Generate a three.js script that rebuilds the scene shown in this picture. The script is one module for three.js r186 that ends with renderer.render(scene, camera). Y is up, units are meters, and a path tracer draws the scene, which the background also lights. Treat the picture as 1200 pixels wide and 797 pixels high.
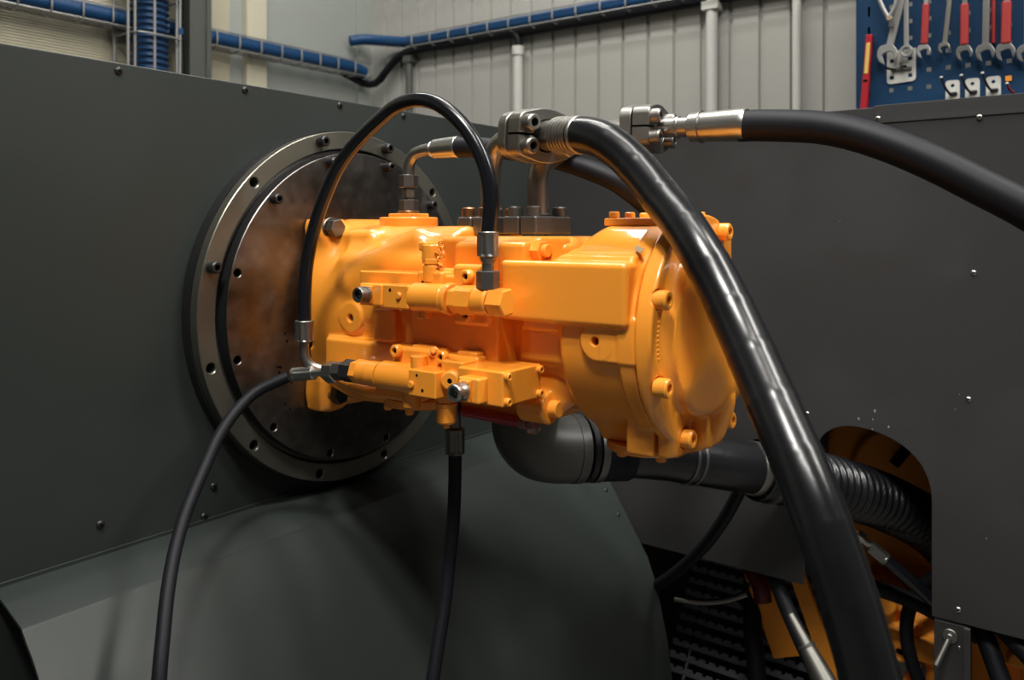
import * as THREE from 'three';
import { RoundedBoxGeometry } from 'three/addons/geometries/RoundedBoxGeometry.js';
import { RectAreaLightUniformsLib } from 'three/addons/lights/RectAreaLightUniformsLib.js';
import { mergeGeometries } from 'three/addons/utils/BufferGeometryUtils.js';

// ------------------------------------------------------------------ camera, exposure, lamps
const scene = new THREE.Scene();
scene.background = new THREE.Color(0x08090a);
const YAW = 0.6436;                                        // level camera, lens shifted downwards
const camera = new THREE.PerspectiveCamera(2 * Math.atan(398.5 / 954) * 180 / Math.PI, 1200 / 797, 0.05, 60);
camera.position.set(0.98, 1.3115, 1.4243);
camera.rotation.set(0, YAW, 0);
camera.setViewOffset(1200, 797, 0, 126.5, 1200, 797);
camera.updateProjectionMatrix();
camera.focus = 1.0; camera.userData.fStop = 5.6;
const renderer = new THREE.WebGLRenderer({ antialias: true });
renderer.toneMapping = THREE.LinearToneMapping;
renderer.toneMappingExposure = 1.0;
renderer.shadowMap.enabled = true;
RectAreaLightUniformsLib.init();
// ceiling strip lamps out of view, placed for the light they give: [x, y, z, length, width, strength, label]
const LAMPS = [
  [1.35, 3.75, 2.2, 1.6, 0.25, 50, 'long unseen strip lamp in front of the bench, placed to light the pump front'],
  [0.55, 3.3, 0.6, 1.5, 0.22, 13, 'long unseen strip lamp straight above the orange pump, placed to light its top'],
  [-0.42, 3.3, 0.1, 1.5, 0.22, 20, 'long unseen strip lamp behind the bench, placed to light the back walls'],
  [2.0, 2.9, 0.15, 1.5, 0.25, 30, 'long unseen strip lamp lower than the rest, placed to light the pump from the right'],
];
const UNSEEN_SPOT = { at: [0.9, 3.4, 1.6], aim: [0.44, 1.2, 0.46], strength: 14, cone: 19 };   // unseen spot lamp above the bench, placed to brighten the pump
const LAMP_TINT = new THREE.Color().setRGB(1.0, 0.97, 0.92);

// ------------------------------------------------------------------ helpers
let seed = 7;
const rnd = () => { seed = (seed * 1664525 + 1013904223) >>> 0; return seed / 4294967296; };
const V = (x, y, z) => new THREE.Vector3(x, y, z);
const PI = Math.PI;
const used = new Map();
function numbered(n) { const k = used.get(n) || 0; used.set(n, k + 1); return k ? n + '_' + String(k).padStart(3, '0') : n; }
function tag(o, label, category, group) {
  o.userData.label = label; o.userData.category = category; if (group) o.userData.group = group; return o;
}
function thing(name, label, category, base = [0, 0, 0], group) {
  const o = new THREE.Group(); o.name = numbered(name); o.position.set(...base); scene.add(o);
  return tag(o, label, category, group);
}
// geometry in world coordinates -> a named mesh under a parent (thing, or a part of it)
function part(parent, name, geo, m, label) {
  if (Array.isArray(geo)) geo = mergeGeometries(geo.map(norm));
  const p = V(); for (let q = parent; q && q !== scene; q = q.parent) p.add(q.position);
  geo.translate(-p.x, -p.y, -p.z);
  const o = new THREE.Mesh(geo, m); o.name = name; o.castShadow = o.receiveShadow = true; parent.add(o);
  if (label) o.userData.label = label;
  return o;
}
function norm(g) {
  g = g.index ? g.toNonIndexed() : g; const h = new THREE.BufferGeometry();
  h.setAttribute('position', g.attributes.position); h.setAttribute('normal', g.attributes.normal);
  h.setAttribute('uv', g.attributes.uv || new THREE.BufferAttribute(new Float32Array(g.attributes.position.count * 2), 2)); return h;
}
function struct(name, geo, m) {
  const o = new THREE.Mesh(Array.isArray(geo) ? mergeGeometries(geo.map(norm)) : geo, m); o.name = name; o.userData.kind = 'structure';
  o.castShadow = o.receiveShadow = true; scene.add(o); return o;
}
// one mesh that is a whole thing
function solo(name, geo, m, label, category, group) {
  const o = new THREE.Mesh(Array.isArray(geo) ? mergeGeometries(geo.map(norm)) : geo, m); o.name = numbered(name);
  geo = o.geometry; geo.computeBoundingBox(); const c = geo.boundingBox.getCenter(V()); c.y = geo.boundingBox.min.y;
  geo.translate(-c.x, -c.y, -c.z); o.position.copy(c);
  o.castShadow = o.receiveShadow = true; scene.add(o); return tag(o, label, category, group);
}
const box = (x0, x1, y0, y1, z0, z1) => { const g = new THREE.BoxGeometry(x1 - x0, y1 - y0, z1 - z0); g.translate((x0 + x1) / 2, (y0 + y1) / 2, (z0 + z1) / 2); return g; };
const rbox = (x0, x1, y0, y1, z0, z1, r = 0.0015, s = 2) => { const g = new RoundedBoxGeometry(x1 - x0, y1 - y0, z1 - z0, s, r); g.translate((x0 + x1) / 2, (y0 + y1) / 2, (z0 + z1) / 2); return g; };
// turn a geometry whose axis is +y so that the axis runs from a along direction d
function along(g, a, d) { const q = new THREE.Quaternion().setFromUnitVectors(V(0, 1, 0), V(...d).normalize()); g.applyQuaternion(q); g.translate(...a); return g; }
const lathe = (prof, seg = 28) => new THREE.LatheGeometry(prof.map(p => new THREE.Vector2(p[0], p[1])), seg);
// a chamfered cylinder
function cyl(a, d, r, len, seg = 28, c = 0.0012) { c = Math.min(c, r / 3, len / 3); return along(sharpLathe([[0, 0], [r - c, 0], [r, c], [r, len - c], [r - c, len], [0, len]], seg), a, d); }
function sharpLathe(p, seg = 28) { return creased(lathe(p, seg), 32); }
function creased(g, deg) {                                  // split normals where faces meet at an angle
  g = g.index ? g.toNonIndexed() : g; const P = g.attributes.position, n = P.count, cosA = Math.cos(deg * PI / 180);
  const key = i => Math.round(P.getX(i) * 2e5) + ',' + Math.round(P.getY(i) * 2e5) + ',' + Math.round(P.getZ(i) * 2e5);
  const fn = [], map = new Map(), A = V(), B = V(), C = V();
  for (let i = 0; i < n; i += 3) { A.fromBufferAttribute(P, i); B.fromBufferAttribute(P, i + 1); C.fromBufferAttribute(P, i + 2); const f = B.sub(A).cross(C.sub(A)); const w = f.length(); fn.push(w > 1e-14 ? f.clone().divideScalar(w) : V()); for (let k = 0; k < 3; k++) { const q = key(i + k); (map.get(q) || map.set(q, []).get(q)).push([i / 3, w]); } }
  const N = new Float32Array(n * 3), s = V();
  for (let i = 0; i < n; i++) { const f = fn[(i / 3) | 0]; s.set(0, 0, 0); for (const [j, w] of map.get(key(i))) if (fn[j].dot(f) > cosA) s.addScaledVector(fn[j], w); s.normalize(); N.set([s.x, s.y, s.z], i * 3); }
  g.setAttribute('normal', new THREE.BufferAttribute(N, 3)); return g;
}
// hexagon across flats w with chamfered ends
function hex(a, d, w, len, turn = 0) {
  const r = w / Math.sqrt(3), c = 0.12 * r, g = new THREE.LatheGeometry([[0, 0], [r - c, 0], [r, c * 0.6], [r, len - c * 0.6], [r - c, len], [0, len]].map(p => new THREE.Vector2(...p)), 6);
  g.rotateY(turn); return along(creased(g, 20), a, d);
}
// socket head cap screw: head axis d, a = seat, returns [head, socket]
function capScrew(parent, name, a, d, r, h, m, dark = M.hole, label) {
  const dv = V(...d).normalize(), s = r * 0.52;
  const b = part(parent, name, along(sharpLathe([[0, 0], [r, 0], [r, h - r * 0.18], [r * 0.84, h], [s, h], [s, h * 0.45], [0, h * 0.45]], 20), a, d), m, label);
  const q = V(...a).addScaledVector(dv, h * 0.46);
  const g = along(new THREE.CylinderGeometry(s * 0.99, s * 0.99, 0.0006, 6), q.toArray(), d);
  if (parent.parent === scene) part(b, 'socket', g, dark); else { b.geometry = mergeGeometries([norm(b.geometry)]); part(parent, 'socket', g, dark); }
  return b;
}
const curve = (pts) => new THREE.CatmullRomCurve3(pts.map(p => V(...p)), false, 'centripetal');
const tube = (pts, r, seg = 64, rad = 18) => { const c = curve(pts); return new THREE.TubeGeometry(c, seg, r, rad, false); };
// tube whose radius follows f(t), u runs along the length in metres
function ribTube(pts, f, seg, rad = 24) {
  const c = curve(pts), fr = c.computeFrenetFrames(seg, false), P = [], U = [], I = [], L = c.getLength();
  for (let i = 0; i <= seg; i++) { const p = c.getPointAt(i / seg), r = f(i / seg, L); for (let j = 0; j <= rad; j++) { const a = j / rad * 2 * PI; const n = fr.normals[i].clone().multiplyScalar(Math.cos(a) * r).addScaledVector(fr.binormals[i], Math.sin(a) * r).add(p); P.push(n.x, n.y, n.z); U.push(i / seg * L, j / rad * 2 * PI * r); } }
  for (let i = 0; i < seg; i++) for (let j = 0; j < rad; j++) { const a = i * (rad + 1) + j, b = a + rad + 1; I.push(a, a + 1, b, a + 1, b + 1, b); }
  const g = new THREE.BufferGeometry(); g.setAttribute('position', new THREE.Float32BufferAttribute(P, 3)); g.setAttribute('uv', new THREE.Float32BufferAttribute(U, 2)); g.setIndex(I); g.computeVertexNormals(); return g;
}
function shapeOf(pts) { const s = new THREE.Shape(); pts.forEach((p, i) => i ? s.lineTo(...p) : s.moveTo(...p)); s.closePath(); return s; }
const extr = (s, depth, bevel = 0, seg = 12) => new THREE.ExtrudeGeometry(s, { depth: depth - 2 * bevel, bevelEnabled: bevel > 0, bevelSize: bevel, bevelThickness: bevel, bevelOffset: -bevel, bevelSegments: 1, curveSegments: seg }).translate(0, 0, bevel);

// ------------------------------------------------------------------ distance fields meshed with surface nets (for cast parts)
const F = {
  box: (cx, cy, cz, hx, hy, hz, r = 0.004) => (x, y, z) => { const a = Math.abs(x - cx) - hx + r, b = Math.abs(y - cy) - hy + r, c = Math.abs(z - cz) - hz + r; const ax = Math.max(a, 0), bx = Math.max(b, 0), cx2 = Math.max(c, 0); return Math.sqrt(ax * ax + bx * bx + cx2 * cx2) + Math.min(Math.max(a, b, c), 0) - r; },
  cx: (cy, cz, rad, x0, x1, r = 0.003) => (x, y, z) => { const a = Math.hypot(y - cy, z - cz) - rad + r, b = Math.abs(x - (x0 + x1) / 2) - (x1 - x0) / 2 + r; return Math.hypot(Math.max(a, 0), Math.max(b, 0)) + Math.min(Math.max(a, b), 0) - r; },
  cy: (cx, cz, rad, y0, y1, r = 0.003) => (x, y, z) => { const a = Math.hypot(x - cx, z - cz) - rad + r, b = Math.abs(y - (y0 + y1) / 2) - (y1 - y0) / 2 + r; return Math.hypot(Math.max(a, 0), Math.max(b, 0)) + Math.min(Math.max(a, b), 0) - r; },
  cz: (cx, cy, rad, z0, z1, r = 0.003) => (x, y, z) => { const a = Math.hypot(x - cx, y - cy) - rad + r, b = Math.abs(z - (z0 + z1) / 2) - (z1 - z0) / 2 + r; return Math.hypot(Math.max(a, 0), Math.max(b, 0)) + Math.min(Math.max(a, b), 0) - r; },
  cone: (cy, cz, x0, r0, x1, r1) => { const s = (r1 - r0) / (x1 - x0), k = 1 / Math.hypot(1, s); return (x, y, z) => Math.max((Math.hypot(y - cy, z - cz) - r0 - s * (x - x0)) * k, x0 - x, x - x1); },
  cap: (ax, ay, az, bx, by, bz, r) => { const dx = bx - ax, dy = by - ay, dz = bz - az, l = dx * dx + dy * dy + dz * dz; return (x, y, z) => { const t = Math.min(1, Math.max(0, ((x - ax) * dx + (y - ay) * dy + (z - az) * dz) / l)); return Math.hypot(x - ax - dx * t, y - ay - dy * t, z - az - dz * t) - r; }; },
  poly: (planes, k = 0.004) => { const pl = planes.map(([n, p]) => { const l = Math.hypot(...n); return [n[0] / l, n[1] / l, n[2] / l, (n[0] * p[0] + n[1] * p[1] + n[2] * p[2]) / l]; }); return (x, y, z) => { let m = -1e9; for (const q of pl) { const d = q[0] * x + q[1] * y + q[2] * z - q[3]; m = m < -1e8 ? d : smax(m, d, k); } return m; }; },
};
const smin = (a, b, k) => { if (k <= 0) return Math.min(a, b); const h = Math.max(k - Math.abs(a - b), 0) / k; return Math.min(a, b) - h * h * k * 0.25; };
const smax = (a, b, k) => -smin(-a, -b, k);
// list of [op, k, f]: op '+' joins, '-' cuts
const field = (list) => (x, y, z) => { let d = 1e9; for (const [op, k, f] of list) { const e = f(x, y, z); d = op === '+' ? (d > 1e8 ? e : smin(d, e, k)) : smax(d, -e, k); } return d; };
function nets(f, lo, hi, h) {
  const n = [0, 1, 2].map(i => Math.ceil((hi[i] - lo[i]) / h) + 1), [nx, ny, nz] = n, B = 8;
  const D = new Float32Array(nx * ny * nz), at = (i, j, k) => (k * ny + j) * nx + i;
  for (let bk = 0; bk < nz; bk += B) for (let bj = 0; bj < ny; bj += B) for (let bi = 0; bi < nx; bi += B) {
    const d = f(lo[0] + (bi + B / 2) * h, lo[1] + (bj + B / 2) * h, lo[2] + (bk + B / 2) * h), skip = Math.abs(d) > h * B * 1.1;
    for (let k = bk; k < Math.min(nz, bk + B); k++) for (let j = bj; j < Math.min(ny, bj + B); j++) for (let i = bi; i < Math.min(nx, bi + B); i++) D[at(i, j, k)] = skip ? d : f(lo[0] + i * h, lo[1] + j * h, lo[2] + k * h);
  }
  const id = new Int32Array(nx * ny * nz).fill(-1), P = [], N = [], I = [], e = h * 0.4;
  const C = [[0, 0, 0], [1, 0, 0], [0, 1, 0], [1, 1, 0], [0, 0, 1], [1, 0, 1], [0, 1, 1], [1, 1, 1]], E = [[0, 1], [2, 3], [4, 5], [6, 7], [0, 2], [1, 3], [4, 6], [5, 7], [0, 4], [1, 5], [2, 6], [3, 7]], v = new Float64Array(8);
  for (let k = 0; k < nz - 1; k++) for (let j = 0; j < ny - 1; j++) for (let i = 0; i < nx - 1; i++) {
    let m = 0; for (let c = 0; c < 8; c++) { v[c] = D[at(i + C[c][0], j + C[c][1], k + C[c][2])]; if (v[c] < 0) m++; }
    if (m === 0 || m === 8) continue;
    let x = 0, y = 0, z = 0, q = 0;
    for (const [a, b] of E) if ((v[a] < 0) !== (v[b] < 0)) { const t = v[a] / (v[a] - v[b]); x += C[a][0] + t * (C[b][0] - C[a][0]); y += C[a][1] + t * (C[b][1] - C[a][1]); z += C[a][2] + t * (C[b][2] - C[a][2]); q++; }
    id[at(i, j, k)] = P.length / 3;
    let X = lo[0] + (i + x / q) * h, Y = lo[1] + (j + y / q) * h, Z = lo[2] + (k + z / q) * h, gx, gy, gz;
    for (let it = 0; it < 2; it++) {
      gx = f(X + e, Y, Z) - f(X - e, Y, Z); gy = f(X, Y + e, Z) - f(X, Y - e, Z); gz = f(X, Y, Z + e) - f(X, Y, Z - e); const l = Math.hypot(gx, gy, gz) || 1; gx /= l; gy /= l; gz /= l;
      if (!it) { const d = Math.max(-h * 0.5, Math.min(h * 0.5, f(X, Y, Z))); X -= gx * d; Y -= gy * d; Z -= gz * d; }
    }
    P.push(X, Y, Z); N.push(gx, gy, gz);
  }
  const quad = (a, b, c, d, flip) => { if (a < 0 || b < 0 || c < 0 || d < 0) return; flip ? I.push(a, c, b, a, d, c) : I.push(a, b, c, a, c, d); };
  for (let k = 1; k < nz - 1; k++) for (let j = 1; j < ny - 1; j++) for (let i = 1; i < nx - 1; i++) {
    const s = D[at(i, j, k)] < 0;
    if (s !== D[at(i + 1, j, k)] < 0) quad(id[at(i, j - 1, k - 1)], id[at(i, j, k - 1)], id[at(i, j, k)], id[at(i, j - 1, k)], !s);
    if (s !== D[at(i, j + 1, k)] < 0) quad(id[at(i - 1, j, k - 1)], id[at(i - 1, j, k)], id[at(i, j, k)], id[at(i, j, k - 1)], !s);
    if (s !== D[at(i, j, k + 1)] < 0) quad(id[at(i - 1, j - 1, k)], id[at(i, j - 1, k)], id[at(i, j, k)], id[at(i - 1, j, k)], !s);
  }
  const g = new THREE.BufferGeometry(); g.setAttribute('position', new THREE.Float32BufferAttribute(P, 3)); g.setAttribute('normal', new THREE.Float32BufferAttribute(N, 3)); g.setIndex(I);
  const U = []; for (let i = 0; i < P.length; i += 3) U.push(P[i] + 0.83 * P[i + 2], P[i + 1] - 0.41 * P[i + 2] + 0.2 * P[i]); g.setAttribute('uv', new THREE.Float32BufferAttribute(U, 2)); return g;
}

// ------------------------------------------------------------------ procedural textures
function lattice(n, s) { let q = s; const a = new Float32Array(n * n); for (let i = 0; i < n * n; i++) { q = (q * 1664525 + 1013904223) >>> 0; a[i] = q / 4294967296; } return a; }
function fbm(size, base, oct, s) {                           // tileable value noise, 0..1
  const out = new Float32Array(size * size); let amp = 1, tot = 0;
  for (let o = 0; o < oct; o++) { const n = base << o, L = lattice(n, s + o * 977); for (let y = 0; y < size; y++) for (let x = 0; x < size; x++) { const u = x / size * n, v = y / size * n, i = u | 0, j = v | 0; let a = u - i, b = v - j; a = a * a * (3 - 2 * a); b = b * b * (3 - 2 * b); const i1 = (i + 1) % n, j1 = (j + 1) % n; out[y * size + x] += amp * ((L[j * n + i] * (1 - a) + L[j * n + i1] * a) * (1 - b) + (L[j1 * n + i] * (1 - a) + L[j1 * n + i1] * a) * b); } tot += amp; amp *= 0.55; }
  return out.map(v => v / tot);
}
function tex(size, fn, rep = 1, srgb = false, ch = null) {
  const d = new Uint8Array(size * size * 4); for (let i = 0; i < size * size; i++) { const c = fn(i, i % size, (i / size) | 0); for (let k = 0; k < 3; k++) d[i * 4 + k] = Math.max(0, Math.min(255, Math.round((Array.isArray(c) ? c[k] : c) * 255))); d[i * 4 + 3] = 255; }
  const t = new THREE.DataTexture(d, size, size); t.wrapS = t.wrapT = THREE.RepeatWrapping; t.magFilter = THREE.LinearFilter; t.minFilter = THREE.LinearMipmapLinearFilter; t.generateMipmaps = true; t.repeat.set(rep, rep); if (srgb) t.colorSpace = THREE.SRGBColorSpace; t.needsUpdate = true; return t;
}
const n1 = fbm(512, 4, 6, 11), n2 = fbm(512, 32, 3, 29), n3 = fbm(512, 6, 5, 57);
const clamp = (v, a = 0, b = 1) => Math.max(a, Math.min(b, v)), step = (a, b, v) => { v = clamp((v - a) / (b - a)); return v * v * (3 - 2 * v); };
// oily fingermarks and rub marks on bare steel
const steelRough = tex(512, i => 0.29 + 0.13 * step(0.38, 0.66, n1[i]) + 0.08 * n2[i], 3);
const steelTone = tex(512, i => { const a = 0.40 + 0.07 * step(0.35, 0.65, n3[i]) + 0.08 * (n2[i] - 0.5); return [a * 1.0, a * 0.97, a * 0.93]; }, 3, true);
const paintRun = tex(512, i => 0.6 * n1[i] + 0.4 * n2[i], 6);
const peel = tex(512, i => n2[i], 10);
const wallTone = tex(512, i => { const a = 0.93 + 0.07 * n1[i] - 0.06 * step(0.55, 0.7, n3[i]); return [a, a, a * 0.98]; }, 0.7, true);
const panelRough = tex(512, i => 0.42 + 0.16 * step(0.4, 0.62, n1[i]) + 0.06 * n2[i], 1.3);
const rubberTone = tex(512, i => { const a = 0.75 + 0.25 * n1[i] + 0.25 * step(0.62, 0.72, n3[i]); return [a, a, a]; }, 4, true);
const concrete = tex(512, i => { const a = 0.36 + 0.14 * n1[i] + 0.05 * n2[i]; return [a, a * 0.98, a * 0.95]; }, 0.8, true);

// ------------------------------------------------------------------ materials
const lin = (r, g, b) => new THREE.Color().setRGB(r, g, b);
const std = (o) => new THREE.MeshStandardMaterial(o), phys = (o) => new THREE.MeshPhysicalMaterial(o);
const M = {
  orange: phys({ color: lin(0.90, 0.315, 0.024), roughness: 0.42, clearcoat: 0.9, clearcoatRoughness: 0.07, bumpMap: paintRun, bumpScale: 0.00022 }),
  orangeBolt: phys({ color: lin(0.90, 0.33, 0.03), roughness: 0.42, clearcoat: 0.6, clearcoatRoughness: 0.15 }),
  boltGrey: std({ color: lin(0.17, 0.165, 0.15), metalness: 1, roughness: 0.4 }),
  galvanised: std({ color: lin(0.16, 0.165, 0.18), metalness: 0.3, roughness: 0.45 }),
  maroon: std({ color: lin(0.11, 0.007, 0.013), roughness: 0.45 }),
  orangeOld: std({ color: lin(0.90, 0.315, 0.024), roughness: 0.6 }),
  panel: phys({ color: lin(0.026, 0.032, 0.0295), roughness: 1, specularIntensity: 0.75, roughnessMap: panelRough, bumpMap: peel, bumpScale: 0.00006 }),
  panelB: phys({ color: lin(0.038, 0.038, 0.0385), roughness: 1, specularIntensity: 0.75, roughnessMap: panelRough, bumpMap: peel, bumpScale: 0.00006 }),
  steel: std({ color: 0xffffff, map: steelTone, metalness: 1, roughness: 1, roughnessMap: steelRough }),
  ring: std({ color: lin(0.18, 0.178, 0.145), metalness: 0.8, roughness: 1, roughnessMap: steelRough }),
  zinc: std({ color: lin(0.46, 0.455, 0.43), metalness: 1, roughness: 0.32 }),
  zincDull: std({ color: lin(0.27, 0.262, 0.24), metalness: 1, roughness: 0.42 }),
  tubeSteel: std({ color: lin(0.34, 0.33, 0.30), metalness: 1, roughness: 0.36 }),
  dark: std({ color: lin(0.16, 0.155, 0.145), metalness: 0.9, roughness: 0.42 }),
  oxide: std({ color: lin(0.045, 0.045, 0.047), metalness: 0.7, roughness: 0.38 }),
  brass: std({ color: lin(0.45, 0.24, 0.12), metalness: 1, roughness: 0.35 }),
  hose: phys({ color: lin(0.006, 0.0066, 0.0085), roughness: 0.22, specularIntensity: 1 }),
  hoseDull: phys({ color: lin(0.0062, 0.0068, 0.0095), roughness: 0.55, specularIntensity: 0.45 }),
  hoseWrap: phys({ color: lin(0.008, 0.0085, 0.010), map: rubberTone, roughness: 0.25, specularIntensity: 1 }),
  pipe: phys({ color: lin(0.007, 0.0075, 0.009), roughness: 0.27, bumpMap: peel, bumpScale: 0.0002 }),
  elbow: phys({ color: lin(0.060, 0.060, 0.055), roughness: 0.40 }),
  hole: phys({ color: lin(0.003, 0.003, 0.0045), roughness: 0.9, specularIntensity: 0.2 }),  // near-black for plain black parts and for painted-in shade of holes and sockets
  blue: phys({ color: lin(0.0015, 0.048, 0.145), roughness: 0.5 }),
  blueRib: phys({ color: lin(0.003, 0.032, 0.095), roughness: 0.38 }),
  peg: phys({ color: lin(0.0015, 0.030, 0.082), roughness: 0.6, specularIntensity: 0.5 }),
  wire: std({ color: lin(0.30, 0.30, 0.29), metalness: 0.6, roughness: 0.45 }),
  column: std({ color: lin(0.075, 0.082, 0.072), roughness: 0.5 }),
  white: std({ color: lin(0.52, 0.52, 0.48), roughness: 0.55 }),
  cream: std({ color: lin(0.62, 0.58, 0.46), map: wallTone, roughness: 0.6 }),
  greyWall: std({ color: lin(0.36, 0.385, 0.375), map: wallTone, roughness: 0.6 }),
  ribWall: std({ color: lin(0.41, 0.405, 0.39), map: wallTone, roughness: 0.55 }),
  unseenWall: std({ color: lin(0.20, 0.205, 0.21), roughness: 0.7 }),  // unseen walls, kept dark to hold down bounced light
  ceiling: std({ color: lin(0.16, 0.16, 0.165), roughness: 0.8 }),  // unseen too, darkened so less light comes back down
  floor: std({ color: 0xffffff, map: concrete, roughness: 0.55 }),
  red: phys({ color: lin(0.34, 0.012, 0.02), roughness: 0.38 }),
  redGrip: std({ color: lin(0.29, 0.018, 0.016), roughness: 0.5 }),
  chrome: std({ color: lin(0.40, 0.40, 0.39), metalness: 1, roughness: 0.34 }),
  yellow: std({ color: lin(0.55, 0.42, 0.10), roughness: 0.5 }),
  bare: std({ color: lin(0.36, 0.27, 0.17), metalness: 0.4, roughness: 0.45 }),
  chip: std({ color: lin(0.55, 0.56, 0.55), metalness: 0.5, roughness: 0.4 }),
  clear: phys({ color: lin(0.8, 0.8, 0.8), transmission: 0.9, roughness: 0.15, ior: 1.49, thickness: 0.004 }),
  sightRed: phys({ color: lin(0.30, 0.012, 0.025), roughness: 0.2, clearcoat: 0.5 }),
  lamp: std({ color: 0xffffff, emissive: LAMP_TINT, emissiveIntensity: 8 }),
  lampBody: std({ color: lin(0.5, 0.5, 0.5), roughness: 0.5 }),
};
M.steel.metalnessMap = null;

// ------------------------------------------------------------------ lamps
for (const [x, y, z, l, w, s, label] of LAMPS) {
  const f = thing('unseen_ceiling_lamp', label, 'lamp', [x, y, z]);  // lamp out of view, placed for the light it gives
  part(f, 'housing', rbox(x - l / 2 - 0.03, x + l / 2 + 0.03, y + 0.005, y + 0.08, z - w / 2 - 0.02, z + w / 2 + 0.02, 0.008), M.lampBody);
  part(f, 'diffuser', box(x - l / 2, x + l / 2, y - 0.004, y + 0.006, z - w / 2, z + w / 2), M.lamp);
  for (const k of [-1, 1]) part(f, 'hanger', cyl([x + k * l * 0.4, y + 0.08, z], [0, 1, 0], 0.006, 4.2 - y - 0.08, 8), M.wire);
  const L = new THREE.RectAreaLight(LAMP_TINT, s, l, w); L.position.set(x, y - 0.012, z); L.lookAt(x, 0, z); L.castShadow = true; scene.add(L);
}

{
  const a = V(...UNSEEN_SPOT.at), b = V(...UNSEEN_SPOT.aim), d = b.clone().sub(a).normalize(), D = d.toArray(), at = k => a.clone().addScaledVector(d, k).toArray();
  const f = thing('unseen_spot_lamp', 'unseen round spot lamp high over the bench, placed to brighten the pump', 'lamp', [a.x, a.y, a.z]);
  part(f, 'reflector', along(sharpLathe([[0, 0], [0.05, 0], [0.13, 0.16], [0.14, 0.19], [0.13, 0.19], [0.06, 0.04], [0, 0.04]], 36), at(-0.20), D), M.lampBody);
  part(f, 'lens', cyl(at(-0.022), D, 0.125, 0.008, 36), M.lamp);
  part(f, 'hanger', cyl(at(-0.19), [0, 1, 0], 0.01, 4.2 - at(-0.19)[1], 12), M.wire);
  const L = new THREE.SpotLight(LAMP_TINT, UNSEEN_SPOT.strength, 0, UNSEEN_SPOT.cone * PI / 180, 0.95, 2); L.position.copy(a); L.target.position.copy(b); L.castShadow = true; L.shadow.radius = 6; scene.add(L, L.target);
}

// ------------------------------------------------------------------ the hall
struct('floor', box(-1.5, 5.2, -0.1, 0, -1.0, 6.2), M.floor);
struct('ceiling', box(-1.5, 5.2, 4.2, 4.3, -1.0, 6.2), M.ceiling);  // out of view, dark to cut the bounced light
{ // rear wall: profiled steel sheet, ribs standing proud
  const w = struct('wall_rear', box(-1.5, 5.2, 0, 4.2, -1.0, -0.80), M.ribWall);
  const PITCH = 0.0865, s = new THREE.Shape(); s.moveTo(-0.0400, 0); s.lineTo(-0.0365, 0.009); s.lineTo(0.0365, 0.009); s.lineTo(0.0400, 0); s.closePath();
  const g = new THREE.ExtrudeGeometry(s, { depth: 4.2, bevelEnabled: false }); g.rotateX(-PI / 2); g.scale(1, 1, -1); { const I = g.index, P = g.attributes; if (!I) for (const k of Object.keys(P)) { const a = P[k], q = a.itemSize; for (let i = 0; i < a.count; i += 3) for (let c = 0; c < q; c++) { const t = a.array[(i + 1) * q + c]; a.array[(i + 1) * q + c] = a.array[(i + 2) * q + c]; a.array[(i + 2) * q + c] = t; } } g.computeVertexNormals(); }
  for (let i = 0; i < 32; i++) { const o = new THREE.Mesh(g, M.ribWall); o.name = 'wall_rib'; o.position.set(-1.335 + i * PITCH, 0, -0.80); o.castShadow = o.receiveShadow = true; w.add(o); }
}
{ // left wall: micro-ribbed cream cladding, a bright post and a plain grey panel
  const w = struct('wall_left', box(-1.5, -1.38, 0, 4.2, -0.8, 6.2), M.greyWall);
  const prof = []; const H = 0.0078, n = 150, y0 = 1.42;
  const sh = new THREE.Shape(); sh.moveTo(0, y0); for (let i = 0; i < n; i++) { const y = y0 + i * H; sh.lineTo(0.0105, y + 0.0005); sh.lineTo(0.012, y + H * 0.3); sh.lineTo(0.012, y + H * 0.7); sh.lineTo(0.0095, y + H * 0.92); } sh.lineTo(0, y0 + n * H); sh.closePath();
  const clad = new THREE.ExtrudeGeometry(sh, { depth: 4.5, bevelEnabled: false }); clad.translate(-1.38, 0, -0.16);
  const c = new THREE.Mesh(clad, M.cream); c.name = 'ribbed_cladding'; c.castShadow = c.receiveShadow = true; c.userData.kind = 'stuff'; w.add(c);
  const p = new THREE.Mesh(rbox(-1.38, -1.352, 0, 4.2, -0.295, -0.215, 0.004), M.cream); p.name = 'wall_post'; p.castShadow = p.receiveShadow = true; w.add(p);
  const q = new THREE.Mesh(rbox(-1.38, -1.365, 0, 4.2, -0.80, -0.72, 0.003), M.greyWall); q.name = 'corner_trim'; q.castShadow = q.receiveShadow = true; w.add(q);
}
struct('unseen_wall_right', box(5.2, 5.3, 0, 4.2, -0.9, 6.1), M.unseenWall);  // unseen, this wall and the next are dark to limit fill
struct('unseen_wall_front', box(-1.4, 5.2, 0, 4.2, 6.1, 6.2), M.unseenWall);

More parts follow.
